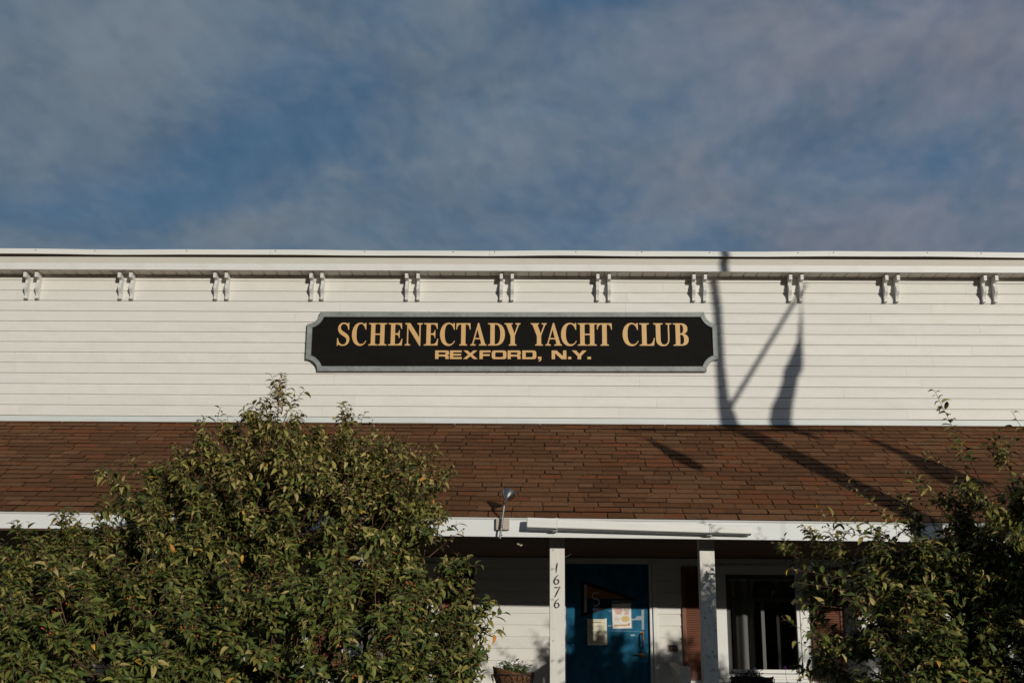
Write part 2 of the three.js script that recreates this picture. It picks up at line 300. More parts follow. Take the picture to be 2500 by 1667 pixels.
// windows: trim, frame bars, panes, curtains
function makeWindow(x0, x1, lab) {
  const w = part('window', [box(x0 - 0.02, x0 + 0.105, 1.50, 2.72, 0.002, 0.030, 0.004), box(x1 - 0.065, x1 + 0.035, 1.50, 2.72, 0.002, 0.030, 0.004), box(x0 + 0.105, x1 - 0.065, 2.62, 2.72, 0.002, 0.030), box(x1 - 0.10, x1 - 0.066, 1.55, 2.62, -0.03, 0.018)], M.trim, club, lab);
  const a = x0 + 0.13, b = x1 - 0.10, mid = (a + b) / 2 + 0.005;
  part('frame', [box(x0 + 0.106, a + 0.022, 1.55, 2.619, -0.075, 0.004), box(a + 0.022, b, 2.33, 2.372, -0.075, -0.006), box(mid - 0.018, mid + 0.018, 1.60, 2.33, -0.07, -0.012), box(a + 0.022, b, 2.58, 2.618, -0.075, -0.006)], M.frameShaded, w);
  part('sill', [box(a + 0.02, b, 1.556, 1.598, -0.075, 0.0, 0.004), box(x0 - 0.02, x1 + 0.035, 1.46, 1.498, 0.002, 0.075, 0.006), box(a, b + 0.04, 1.515, 1.55, -0.02, 0.022, 0.004)], M.trim, w);
  for (const [p, q, r, s] of [[a + 0.022, mid - 0.018, 1.598, 2.33], [mid + 0.018, b, 1.598, 2.33], [a + 0.022, b, 2.372, 2.58]]) part('pane', [box(p, q, r, s, -0.047, -0.043)], M.glass, w);
  // curtains hang in folds just inside
  const fold = (u0, u1) => { const g = new THREE.PlaneGeometry(u1 - u0, 1.0, 40, 1); g.translate((u0 + u1) / 2, 2.08, -0.23); const p = g.attributes.position; for (let i = 0; i < p.count; i++) p.setZ(i, p.getZ(i) + 0.022 * Math.sin(p.getX(i) * 52) + 0.012 * Math.sin(p.getX(i) * 23 + 1)); g.computeVertexNormals(); return g; };
  part('curtain', [fold(a + 0.075, mid - 0.06)], M.curtain, w); part('curtain', [fold(mid + 0.19, mid + 0.26)], M.curtainDimmed, w);
  return w;
}
windows.forEach(([a, b], i) => makeWindow(a, b, ['window with grey curtains right of the door', 'window behind the left tree', 'window at the far left'][i]));
// shutters, every louvre a piece
function shutter(x0, x1, y0 = 1.48, y1 = 2.70) {
  const w = 0.045, t = part('shutter', [box(x0, x0 + w, y0, y1, 0.014, 0.046, 0.003), box(x1 - w, x1, y0, y1, 0.014, 0.046, 0.003), box(x0 + w, x1 - w, y0, y0 + 0.09, 0.014, 0.042), box(x0 + w, x1 - w, y1 - 0.07, y1, 0.014, 0.042), box(x0 + w, x1 - w, y0 + 0.09, y1 - 0.07, 0.013, 0.018)], M.shutter, club);
  const geo = prismX([[0.0, 0.0], [0.006, -0.003], [0.016, -0.013], [0.012, -0.017]], x0 + w, x1 - w);
  for (let y = y0 + 0.115; y < y1 - 0.07; y += 0.0245) { const m = part('louvre', geo, M.shutter, t); m.position.set(0, y, 0.022); }
}
shutter(1.731, 2.085); shutter(3.155, 3.52); shutter(-0.945, -0.585); shutter(-2.40, -2.03); shutter(-5.74, -5.37); shutter(-4.28, -3.92);

// door in its frame, burgee painted on the panel
{
  const W = 512, H = 1120, c = document.createElement('canvas'); c.width = W; c.height = H; const g = c.getContext('2d');
  g.fillStyle = '#0c567e'; g.fillRect(0, 0, W, H);
  for (let i = 0; i < 4200; i++) { g.fillStyle = rnd() < 0.5 ? 'rgba(4,44,70,0.05)' : 'rgba(40,120,145,0.05)'; g.beginPath(); g.ellipse(rnd() * W, rnd() * H, rr(4, 26), rr(8, 60), rr(-0.2, 0.2), 0, 7); g.fill(); }
  for (let i = 0; i < 90; i++) { g.strokeStyle = 'rgba(150,185,195,' + rr(0.05, 0.22) + ')'; g.lineWidth = rr(0.6, 1.8); g.beginPath(); const x = rnd() * W, y = rnd() * H; g.moveTo(x, y); g.lineTo(x + rr(-40, 40), y + rr(-8, 8)); g.stroke(); }
  const D0 = at(1584, 1500, -0.03), U = (px, py) => { const p = at(px, py, -0.03); return [(p.x - doorX0) / (doorX1 - doorX0) * W, (2.73 - p.y) / 2.01 * H]; };
  const Z = (zx, zy) => U(1320 + zx / 4.274, 1300 + zy / 4.274);
  const poly = (pts, col) => { g.fillStyle = col; g.beginPath(); pts.forEach((p, i) => { const q = Z(...p); i ? g.lineTo(...q) : g.moveTo(...q); }); g.closePath(); g.fill(); };
  poly([[418, 490], [418, 882], [1010, 690]], '#14110f');
  poly([[452, 535], [452, 838], [482, 826], [482, 545]], '#b5b1a6');
  poly([[482, 548], [482, 686], [905, 686]], '#8f6126');
  poly([[482, 686], [482, 826], [905, 686]], '#12304e');
  { const q = Z(572, 688); g.save(); g.translate(...q); g.strokeStyle = '#b9b9b2'; g.lineWidth = 8; g.beginPath(); g.arc(2, -17, 20, -0.5, 1.9 + 1.2, true); g.stroke(); g.beginPath(); g.arc(0, -17, 20, 3.1, 1.4, true); g.bezierCurveTo(18, 4, 24, 10, 22, 24); g.stroke(); g.beginPath(); g.arc(2, 24, 20, 0, 2.6); g.stroke(); g.restore(); }
  poly([[1055, 800], [1082, 800], [1084, 1012], [1058, 1012]], '#8d96a0');
  poly([[1058, 868], [1058, 912], [950, 914], [950, 898], [985, 894], [1008, 870]], '#8d96a0');
  poly([[700, 812], [740, 808], [740, 824], [712, 822]], '#5d7f9a'); poly([[700, 968], [746, 964], [746, 974], [704, 978]], '#8fa2ad');
  poly([[740, 1020], [1050, 1028], [1050, 1034], [740, 1028]], '#5f8296'); poly([[935, 1064], [975, 1060], [1000, 1074], [950, 1080]], '#96a3a6');
  const t = new THREE.CanvasTexture(c); t.colorSpace = THREE.SRGBColorSpace;
  const front = new THREE.PlaneGeometry(doorX1 - doorX0 - 0.006, 2.006); front.translate((doorX0 + doorX1) / 2, 1.725, -0.0285);
  const blue = phys(lin(0.004, 0.036, 0.07), { roughness: 0.6, specularIntensity: 0.25 });
  const door = part('door', [box(doorX0 + 0.003, doorX1 - 0.003, 0.724, 2.727, -0.075, -0.030)], blue, club, 'blue door with a painted pennant');
  part('door_face', front, phys(lin(1, 1, 1), { map: t, roughness: 0.55, specularIntensity: 0.25 }), door);
  part('door_frame', [box(doorX0 - 0.09, doorX0 - 0.002, 0.70, 2.75, -0.03, 0.034, 0.004), box(doorX1 + 0.002, doorX1 + 0.032, 0.70, 2.75, -0.06, 0.012, 0.003), box(doorX1 + 0.038, doorX1 + 0.085, 0.70, 2.75, -0.03, 0.034, 0.004)], M.trim, club);
  const h = at(1568, 1548, 0), l = at(1569, 1598, 0);
  part('pull_handle', [(() => { const d = new THREE.CylinderGeometry(0.022, 0.024, 0.008, 18); d.rotateX(Math.PI / 2); d.translate(h.x, h.y + 0.012, -0.024); return d; })(), tube([V3(h.x, h.y + 0.012, -0.024), V3(h.x + 0.002, h.y, 0.03), V3(h.x + 0.006, h.y - 0.06, 0.042), V3(h.x + 0.004, h.y - 0.13, 0.03), V3(h.x + 0.003, h.y - 0.15, -0.026)], 0.0085, 20, 8)], M.bronze, door);
  part('lever', [(() => { const d = new THREE.TorusGeometry(0.026, 0.0045, 8, 24); d.translate(l.x, l.y, -0.022); return d; })(), (() => { const d = new THREE.CylinderGeometry(0.022, 0.022, 0.01, 20); d.rotateX(Math.PI / 2); d.translate(l.x, l.y, -0.024); return d; })(), tube([V3(l.x, l.y, -0.02), V3(l.x - 0.004, l.y + 0.002, 0.03), V3(l.x - 0.04, l.y + 0.002, 0.035), V3(l.x - 0.085, l.y + 0.006, 0.03)], 0.006, 16, 8)], M.brass, door);
  const s = at(1643.3, 1582.7, 0.02);
  const slot = part('mail_slot', [box(s.x - 0.058, s.x + 0.058, s.y - 0.046, s.y + 0.046, 0.012, 0.019, 0.003), box(s.x - 0.058, s.x + 0.058, s.y + 0.040, s.y + 0.046, 0.019, 0.023), box(s.x + 0.052, s.x + 0.058, s.y - 0.046, s.y + 0.040, 0.019, 0.023), box(s.x - 0.058, s.x + 0.052, s.y - 0.046, s.y - 0.040, 0.019, 0.023)], M.galv, club);
  part('flap', [box(s.x - 0.048, s.x + 0.048, s.y - 0.036, s.y + 0.034, 0.0195, 0.022)], M.rust, slot);
  part('pull', [rod(V3(s.x - 0.035, s.y + 0.006, 0.03), V3(s.x + 0.035, s.y + 0.006, 0.03), 0.0055), rod(V3(s.x - 0.033, s.y + 0.006, 0.02), V3(s.x - 0.033, s.y + 0.006, 0.032), 0.004), rod(V3(s.x + 0.033, s.y + 0.006, 0.02), V3(s.x + 0.033, s.y + 0.006, 0.032), 0.004)], M.steel, slot);
}

// porch: posts, ceiling, fascia, roof of shingle tabs
const TH = 0.5017, CT = Math.cos(TH), ST = Math.sin(TH), YR = 4.311;
const sx = (x) => 1 + 0.0054 * x;
const onRoof = (x, s, h = 0) => V3(x, YR - s * sx(x) * ST + h * CT, s * sx(x) * CT + h * ST);
{
  const postX = [0.293, 1.7075, 4.62, -1.6, -3.6, -5.95, -7.9, 6.5];
  postX.forEach((x, i) => {
    const p = part('porch_post', [box(x - 0.0705, x + 0.0705, 0.121, 2.83, 2.03, 2.17, 0.004)], M.paintWood, club);
    if (i === 1) for (let k = 0; k < 9; k++) { const g = new THREE.SphereGeometry(rr(0.004, 0.008), 7, 5); g.scale(0.7, 1.5, 0.4); g.translate(x + rr(-0.06, 0.06), rr(1.7, 2.5), 2.1702); part('nail_hole', g, M.iron, p); }
    if (i === 0) part('hook', [tube([V3(x + 0.07, 2.615, 2.12), V3(x + 0.10, 2.62, 2.13), V3(x + 0.13, 2.64, 2.14)], 0.003, 8, 5)], M.galv, p);
    if (i !== 0) return;
    // house number: brushed strokes cut from dark metal
    const stroke = (pts, ws) => {
      const c = new THREE.CatmullRomCurve3(pts.map(([a, b]) => V3(a, b, 0))), N = 22, L = [], R = [];
      for (let q = 0; q <= N; q++) { const t = q / N, P = c.getPoint(t), T = c.getTangent(t), f = t * (ws.length - 1), j = Math.min(ws.length - 2, Math.floor(f)), w = (ws[j] + (ws[j + 1] - ws[j]) * (f - j)) / 2; L.push(new THREE.Vector2(P.x - T.y * w, P.y + T.x * w)); R.unshift(new THREE.Vector2(P.x + T.y * w, P.y - T.x * w)); }
      return new THREE.Shape([...L, ...R]);
    };
    const glyph = {                                   // in units of the figure's height
      1: [[[[0.56, 1.0], [0.52, 0.8], [0.46, 0.45], [0.43, 0.0]], [0.01, 0.12, 0.15, 0.13, 0.03]]],
      6: [[[[0.72, 1.0], [0.48, 0.82], [0.28, 0.5], [0.24, 0.24], [0.40, 0.05], [0.62, 0.14], [0.70, 0.33], [0.58, 0.52], [0.40, 0.50], [0.30, 0.40]], [0.02, 0.10, 0.15, 0.17, 0.09, 0.10, 0.16, 0.12, 0.05, 0.02]]],
      7: [[[[0.20, 0.86], [0.30, 0.93], [0.50, 0.90], [0.78, 0.97], [0.62, 0.72], [0.45, 0.40], [0.32, 0.12], [0.22, 0.0]], [0.03, 0.12, 0.10, 0.05, 0.07, 0.13, 0.15, 0.10, 0.12]]],
    };
    const spots = [[1, 605, 686, 656], [6, 698, 776, 655], [7, 790, 870, 660], [6, 880, 956, 658]];
    for (const [d, t, b, cx] of spots) {
      const A = at(1150 + cx / 3.136, 1180 + b / 3.136, 2.17), B = at(1150 + cx / 3.136, 1180 + t / 3.136, 2.17), h = B.y - A.y;
      const g = glyph[d].map(([p, w]) => { const e = extrude(stroke(p, w), 0.004 / h); e.scale(h, h, h); e.translate(A.x - h * 0.48, A.y, 2.1712); return e; });
      part('house_number', g, M.iron, p, 'black calligraphic figure ' + d);
    }
  });
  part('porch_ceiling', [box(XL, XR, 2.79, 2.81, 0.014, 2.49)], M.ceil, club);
  // fascia boards hang a little lower to the right
  const seams = [XL, -3.6, 2.647, XR], fas = [];
  for (let i = 0; i + 1 < seams.length; i++) {
    const g = box(seams[i] + 0.0015, seams[i + 1], 0, 1, 2.47, 2.507), p = g.attributes.position;
    for (let v = 0; v < p.count; v++) { const X = p.getX(v), top = onRoof(X, 2.862, 0).y - 0.004, bot = 2.758 - 0.0073 * X; p.setY(v, p.getY(v) > 0.5 ? top : bot); p.setZ(v, p.getZ(v) + onRoof(X, 2.862).z - 2.51); }
    g.computeVertexNormals(); part('porch_fascia', boxUV(g), M.fascia, club);
  }
  // roof deck
  const q = (x, s, h) => onRoof(x, s, h).toArray(), deck = new THREE.BufferGeometry(), pos = [];
  const quad = (a, b, c, d) => pos.push(...a, ...b, ...c, ...a, ...c, ...d);
  quad(q(XL, -0.1, 0), q(XL, 2.868, 0), q(XR, 2.868, 0), q(XR, -0.1, 0)); quad(q(XL, -0.1, -0.02), q(XR, -0.1, -0.02), q(XR, 2.868, -0.02), q(XL, 2.868, -0.02)); quad(q(XL, 2.868, 0), q(XL, 2.868, -0.02), q(XR, 2.868, -0.02), q(XR, 2.868, 0));
  deck.setAttribute('position', new THREE.Float32BufferAttribute(pos, 3)); deck.computeVertexNormals();
  const roof = part('porch_roof', boxUV(deck), M.dark, club);
  part('gable_wall', [prismX([[0.002, 2.82], [2.44, 2.82], [2.44, 2.9], [0.002, 4.2]], XL, XL + 0.05), prismX([[0.002, 2.82], [2.44, 2.82], [2.44, 2.9], [0.002, 4.2]], XR - 0.05, XR)], M.siding, club);
  part('drip_edge', [(() => { const g = box(XL, XR, 0, 1, 0, 0.006), p = g.attributes.position; for (let v = 0; v < p.count; v++) { const X = p.getX(v), e = onRoof(X, 2.874, p.getY(v) > 0.5 ? 0.002 : -0.014); p.setXYZ(v, X, e.y, e.z + (p.getZ(v) > 0.003 ? 0.004 : -0.03)); } g.computeVertexNormals(); return boxUV(g); })()], M.trim, roof);
  // shingle tabs
  const EX = 0.1273, widths = [0.15, 0.185, 0.215, 0.245, 0.285], tones = [];
  const EDGE = [0.016, 0.010, 0.007], base = [[0.25, 0.118, 0.054], [0.235, 0.108, 0.048], [0.265, 0.128, 0.060], [0.225, 0.112, 0.054], [0.27, 0.104, 0.045], [0.245, 0.128, 0.064], [0.19, 0.088, 0.040], [0.285, 0.142, 0.070], [0.25, 0.098, 0.042]];
  for (const b of base) tones.push([b[0] * 0.88, b[1] * 0.86, b[2] * 0.86]);
  const cache = {};
  function tab(w, ti, c, sk) {
    const key = [w, ti, c, sk].join(); if (cache[key]) return cache[key];
    const W = widths[w], hb = [0.0065, 0.008, 0.011][ti], L = EX + 0.022, d = [-0.007, 0, 0.006][sk];
    const P = [[0.004, 0, -L], [W - 0.0025, 0, -L], [W - 0.0025 + d, 0, 0], [0.004 + d, 0, 0], [0.004, 0.0012, -L], [W - 0.0025, 0.0012, -L], [W - 0.0025 + d, hb, 0], [0.004 + d, hb, 0]];
    const f = [[4, 7, 6], [4, 6, 5], [7, 3, 2], [7, 2, 6], [4, 0, 3], [4, 3, 7], [6, 2, 1], [6, 1, 5]], p = [], uv = [], col = [], o = w * 0.37 + ti * 0.19 + c * 0.113 + sk * 0.071;
    f.forEach((t, k) => { for (const i of t) { p.push(...P[i]); uv.push(P[i][0] + o, P[i][2] + P[i][1] + o * 1.7); col.push(...(k < 2 ? tones[c] : EDGE)); } });
    const g = new THREE.BufferGeometry(); g.setAttribute('position', new THREE.Float32BufferAttribute(p, 3)); g.setAttribute('uv', new THREE.Float32BufferAttribute(uv, 2)); g.setAttribute('color', new THREE.Float32BufferAttribute(col, 3)); g.computeVertexNormals();
    return cache[key] = g;
  }
  const cand = [], up = V3(0, CT, ST);
  for (let k = -2; k <= 20; k++) {
    const s = 0.3007 + EX * k + (k === 20 ? 0.028 : 0); let x = XL + rr(0, 0.3), c = 0;
    while (x < XR - 0.32) {
      const w = Math.floor(rnd() * 5), q = fbm(x * 1.3 + 5, s * 1.1 + 3, 3);
      if (rnd() < 0.72) c = Math.floor(rnd() * tones.length); if (q < 0.42 && rnd() < 0.5) c = 6;
      cand.push({ x, s: s + rr(-0.003, 0.003), w, c, t: rnd() < 0.4 ? 0 : rnd() < 0.55 ? 1 : 2, sk: Math.floor(rnd() * 3), k, r: rr(-0.008, 0.008) });
      x += widths[w] + (rnd() < 0.12 ? -0.003 : 0.0015);
    }
  }
  const inv = camM.clone().invert(), v = V3();
  const hidden = (c) => { v.copy(onRoof(c.x + 0.1, c.s)).sub(camera.position).applyMatrix4(inv); const u = 1250 + F * v.x / -v.z, w = 833.5 - F * v.y / -v.z; return u < -20 || u > 2520 || (u > 300 && u < 1080 && w > 1010 + Math.abs(u - 690) * 0.5) || u > 2130 + (1270 - w) * 0.7; };
  cand.sort((a, b) => b.k - a.k); let n = 0; const rest = [];
  for (const c of cand) {
    const g = tab(c.w, c.t, c.c, c.sk), P = onRoof(c.x, c.s, 0.002), m4 = new THREE.Matrix4().compose(P, new THREE.Quaternion().setFromEuler(new THREE.Euler(TH, 0, 0)).multiply(new THREE.Quaternion().setFromAxisAngle(V3(0, 1, 0), c.r - 0.0028)), V3(1, 1, 1));
    if (n < 300 && !hidden(c)) { const m = part('shingle', g, M.shingle, roof); m.applyMatrix4(m4); n++; } else rest.push(g.clone().applyMatrix4(m4));
  }
  const more = setup(new THREE.Mesh(mergeGeometries(rest), M.shingle)); more.name = 'shingles'; more.userData.kind = 'stuff'; roof.add(more);
}

// steps up to the door with their rails
{
  const st = part('door_steps', [box(0.29, 1.66, 0.121, 0.69, 0.015, 0.62), box(0.29, 1.66, 0.121, 0.52, 0.62, 0.90), box(0.29, 1.66, 0.121, 0.33, 0.90, 1.18)], M.paintWood, club);
}
function railing(x, label) {
  const t = thing('stair_railing', label, 'railing', [x, 0.12, 1.2], 'stair railings beside the blue door');
  const y0 = 1.673 - 0.12, y1 = 1.555 - 0.12;
  part('handrail', [(() => { const g = prismX([[-1.17, y0 - 0.075], [-0.02, y1 - 0.115], [-0.02, y1 - 0.04], [-1.17, y0]], -0.045, 0.045); return g; })()], M.paintWood, t);
  part('lower_rail', [prismX([[-1.17, y0 - 0.75], [-0.02, y1 - 1.05], [-0.02, y1 - 1.0], [-1.17, y0 - 0.70]], -0.025, 0.025)], M.paintWood, t);
  const post = part('newel_post', [box(-0.043, 0.043, 0.001, 1.40, -0.043, 0.043, 0.004)], M.paintWood, t);
  part('cap', [box(-0.043, 0.043, 1.41, 1.452, -0.043, 0.043, 0.006), box(-0.043, 0.043, 1.46, 1.506, -0.043, 0.043, 0.014), box(-0.036, 0.036, 1.40, 1.47, -0.036, 0.036)], M.paintWood, post);
  for (let k = 1; k < 8; k++) { const z = -1.17 + k * 0.144, f = (z + 1.17) / 1.15; part('baluster', [box(-0.016, 0.016, y0 - 0.72 - 0.3 * f, y0 - 0.06 - 0.1 * f, z - 0.016, z + 0.016)], M.paintWood, t); }
  return t;
}
railing(1.601, 'white stair railing with chamfered newel between the door and the right brown shutter');
railing(0.315, 'white stair railing left of the door, mostly hidden behind the numbered post');

// ------------------------------------------------------------------ sign
{
  const x0 = -2.60, x1 = 2.24, y0 = 4.932, y1 = 5.652, ZF = 0.066, cr = 0.145, fw = 0.060;
  const tilt = 0.0042, sign = thing('club_sign', 'long black sign with gold lettering in a grey frame with scooped corners', 'sign', [0, 0, 0]);
  sign.position.set((x0 + x1) / 2, y0, 0.0185); sign.rotation.z = tilt;
  const w = (x1 - x0) / 2, h = y1 - y0, d = ZF - 0.0135;
  const arc = (cx, cy, r, a0, a1, n = 10) => Array.from({ length: n + 1 }, (_, i) => [cx + r * Math.cos(a0 + (a1 - a0) * i / n), cy + r * Math.sin(a0 + (a1 - a0) * i / n)]);
  const ri = cr + fw * 0.92, f = fw, H = Math.PI / 2;
  const ang = Math.asin(f / ri) ;                       // where the inner scoop meets the inner edges
  const sh = (pts) => new THREE.Shape(pts.map((p) => new THREE.Vector2(...p)));
  const gap = 0.0008;
  const cornersC = [[-w, 0, 0, H], [w, 0, H, 2 * H], [w, h, 2 * H, 3 * H], [-w, h, 3 * H, 4 * H]];
  const inner = [];
  for (const [cx, cy, a0, a1] of cornersC) {
    const pts = [...arc(cx, cy, cr, a0 + gap, a1 - gap), ...arc(cx, cy, ri, a1 - ang, a0 + ang)];
    part('frame_moulding', boxUV(extrude(sh(pts), d - 0.008, 0.004)), M.frameGrey, sign).position.z = 0.004;
    inner.push(arc(cx, cy, ri, a0 + ang, a1 - ang).reverse());
  }
  const ix = Math.cos(ang) * ri;                        // distance of inner scoop end along an edge
  const straights = [
    [[-w + cr, 0], [w - cr, 0], [w - ix, f], [-w + ix, f]], [[-w + cr, h], [-w + ix, h - f], [w - ix, h - f], [w - cr, h]],
    [[-w, cr], [-w + f, ix], [-w + f, h - ix], [-w, h - cr]], [[w, cr], [w, h - cr], [w - f, h - ix], [w - f, ix]],
  ];
  for (const s of straights) part('frame_moulding', boxUV(extrude(sh(s), d - 0.008, 0.004)), M.frameGrey, sign).position.z = 0.004;
  const seam = at(1241, 833, ZF).x - sign.position.x;
  for (const [a, b] of [[-w + f * 0.6, seam - 0.0012], [seam + 0.0012, w - f * 0.6]]) {
    const L = a < -w / 2, pts = L ? [[b, f * 0.7], [b, h - f * 0.7], [a + cr, h - f * 0.7], ...arc(-w, h, ri - 0.02, 3 * H + 1.2, 3 * H + 0.37), ...arc(-w, 0, ri - 0.02, 1.2, 0.37)] : [[a, h - f * 0.7], [a, f * 0.7], ...arc(w, 0, ri - 0.02, 2 * H - 0.37, H + 0.37), ...arc(w, h, ri - 0.02, 3 * H - 0.37, 2 * H + 0.37)];
    part('sign_panel', boxUV(extrude(sh(pts), 0.030)), M.panel, sign).position.z = 0.002;
  }
  part('backing', [box(-w + 0.2, w - 0.2, 0.01, h - 0.01, -0.002, 0.0015)], M.dark, sign);
  // letters: outlines in hundredths of the capital height; straight points, or 'q'/'b' curves
  const S = {
    S: [60, [[0, -2], [3, -2], 'b', [4, 3, 7, 4, 11, 2], 'b', [17, -1, 22, -2, 29, -2], 'b', [48, -2, 60, 10, 60, 27], 'b', [60, 42, 50, 50, 36, 58], 'b', [22, 66, 16, 71, 16, 80], 'b', [16, 90, 22, 96, 31, 96], 'b', [42, 96, 50, 88, 53, 70], [57, 70], [57, 102], [53, 102], 'b', [52, 98, 50, 97, 46, 99], 'b', [41, 101, 37, 102, 31, 102], 'b', [14, 102, 3, 91, 3, 75], 'b', [3, 60, 13, 51, 28, 43], 'b', [41, 36, 46, 31, 46, 22], 'b', [46, 11, 39, 4, 29, 4], 'b', [16, 4, 7, 14, 4, 33], [0, 33]]],
    C: [71, [[66, 70], 'b', [60, 88, 52, 96, 43, 96], 'b', [28, 96, 22, 80, 22, 50], 'b', [22, 20, 31, 6, 46, 6], 'b', [55, 6, 62, 11, 68, 22], [71, 20], 'b', [63, 5, 53, -2, 40, -2], 'b', [16, -2, 0, 20, 0, 50], 'b', [0, 80, 17, 102, 40, 102], 'b', [48, 102, 54, 99, 58, 97], 'b', [61, 96, 63, 97, 64, 101], [69, 101], [69, 70]]],
    H: [86, [[0, 0], [42, 0], [42, 4], [31, 7], [31, 47], [55, 47], [55, 7], [44, 4], [44, 0], [86, 0], [86, 4], [75, 7], [75, 93], [86, 96], [86, 100], [44, 100], [44, 96], [55, 93], [55, 53], [31, 53], [31, 93], [42, 96], [42, 100], [0, 100], [0, 96], [11, 93], [11, 7], [0, 4]]],
    E: [68, [[0, 0], [65, 0], [68, 30], [64, 30], 'q', [58, 6, 42, 6], [32, 6], [32, 48], [38, 48], 'q', [49, 48, 51, 33], [54, 33], [54, 69], [51, 69], 'q', [49, 54, 38, 54], [32, 54], [32, 94], [42, 94], 'q', [58, 94, 61, 74], [65, 74], [64, 100], [0, 100], [0, 96], [12, 93], [12, 7], [0, 4]]],
    N: [84, [[0, 0], [26, 0], [26, 4], [16, 8], [16, 78], [70, -2], [74, -2], [74, 92], [84, 96], [84, 100], [58, 100], [58, 96], [68, 92], [68, 36], [25, 100], [0, 100], [0, 96], [10, 92], [10, 8], [0, 4]]],
    T: [66, [[15, 0], [51, 0], [51, 4], [43, 7], [43, 94], [47, 94], 'q', [60, 93, 62, 72], [66, 72], [65, 100], [1, 100], [0, 72], [4, 72], 'q', [6, 93, 19, 94], [23, 94], [23, 7], [15, 4]]],
    A: [78, [[0, 0], [26, 0], [26, 4], [15, 8], [21, 28], [47, 28], [53, 8], [42, 4], [42, 0], [78, 0], [78, 4], [71, 8], [42, 101], [36, 101], [9, 8], [0, 4]], [[23, 34], [45, 34], [34, 72]]],
    D: [78, [[0, 0], [36, 0], 'b', [62, 0, 78, 20, 78, 50], 'b', [78, 80, 62, 100, 36, 100], [0, 100], [0, 96], [11, 93], [11, 7], [0, 4]], [[31, 6], [36, 6], 'b', [50, 7, 57, 22, 57, 50], 'b', [57, 78, 50, 93, 36, 94], [31, 94]]],
    Y: [74, [[20, 0], [56, 0], [56, 4], [48, 7], [48, 44], [67, 92], [74, 96], [74, 100], [50, 100], [50, 96], [60, 92], [46, 54], [31, 93], [38, 96], [38, 100], [0, 100], [0, 96], [8, 93], [28, 42], [28, 7], [20, 4]]],
    L: [66, [[0, 0], [62, 0], [66, 34], [62, 34], 'q', [56, 6, 42, 6], [31, 6], [31, 93], [42, 96], [42, 100], [0, 100], [0, 96], [11, 93], [11, 7], [0, 4]]],
    U: [80, [[0, 100], [0, 96], [11, 93], [11, 32], 'b', [11, 8, 24, -2, 42, -2], 'b', [60, -2, 70, 10, 70, 32], [70, 93], [80, 96], [80, 100], [54, 100], [54, 96], [64, 93], [64, 32], 'b', [64, 12, 57, 5, 46, 5], 'b', [36, 5, 31, 14, 31, 32], [31, 93], [42, 96], [42, 100]]],
    B: [68, [[0, 0], [36, 0], 'b', [56, 0, 68, 10, 68, 27], 'b', [68, 42, 60, 50, 48, 53], 'b', [58, 56, 64, 64, 64, 76], 'b', [64, 92, 52, 100, 35, 100], [0, 100], [0, 96], [11, 93], [11, 7], [0, 4]], [[31, 6], [36, 6], 'b', [44, 6, 48, 14, 48, 27], 'b', [48, 42, 43, 49, 35, 49], [31, 49]], [[31, 55], [34, 55], 'b', [42, 55, 45, 62, 45, 75], 'b', [45, 88, 41, 94, 34, 94], [31, 94]]],
  };
  const X = {
    E: [144, [[0, 0], [144, 0], [144, 22], [40, 22], [40, 40], [136, 40], [136, 60], [40, 60], [40, 78], [142, 78], [142, 100], [0, 100]]],
    F: [135, [[0, 0], [40, 0], [40, 36], [124, 36], [124, 57], [40, 57], [40, 78], [135, 78], [135, 100], [0, 100]]],
    R: [168, [[0, 0], [40, 0], [40, 30], [105, 30], 'b', [122, 30, 124, 26, 124, 14], [124, 0], [165, 0], [165, 18], 'b', [165, 34, 158, 40, 144, 43], 'b', [160, 46, 167, 54, 167, 70], 'b', [167, 92, 158, 100, 138, 100], [0, 100]], [[40, 52], [112, 52], 'b', [122, 52, 126, 56, 126, 65], 'b', [126, 74, 122, 78, 112, 78], [40, 78]]],
    X: [178, [[0, 0], [48, 0], [88, 34], [128, 0], [178, 0], [113, 51], [172, 100], [124, 100], [88, 69], [52, 100], [4, 100], [63, 51]]],
    O: [177, [[36, 0], [141, 0], 'b', [167, 0, 177, 10, 177, 36], [177, 64], 'b', [177, 90, 167, 100, 141, 100], [36, 100], 'b', [10, 100, 0, 90, 0, 64], [0, 36], 'b', [0, 10, 10, 0, 36, 0]], [[56, 22], [121, 22], 'b', [132, 22, 136, 26, 136, 38], [136, 62], 'b', [136, 74, 132, 78, 121, 78], [56, 78], 'b', [45, 78, 41, 74, 41, 62], [41, 38], 'b', [41, 26, 45, 22, 56, 22]]],
    D: [163, [[0, 0], [128, 0], 'b', [152, 0, 163, 10, 163, 34], [163, 66], 'b', [163, 90, 152, 100, 128, 100], [0, 100]], [[40, 22], [108, 22], 'b', [118, 22, 122, 26, 122, 36], [122, 64], 'b', [122, 74, 118, 78, 108, 78], [40, 78]]],
    N: [168, [[0, 0], [38, 0], [38, 68], [112, 0], [168, 0], [168, 100], [130, 100], [130, 34], [58, 100], [0, 100]]],
    Y: [170, [[65, 0], [106, 0], [106, 36], [170, 100], [122, 100], [86, 60], [50, 100], [0, 100], [65, 36]]],
    '.': [38, [[0, 0], [38, 0], [38, 28], [0, 28]]],
    ',': [38, [[0, 28], [38, 28], [38, 4], 'b', [38, -16, 28, -26, 6, -27], [6, -17], 'b', [16, -15, 20, -10, 20, 0], [0, 0]]],
  };
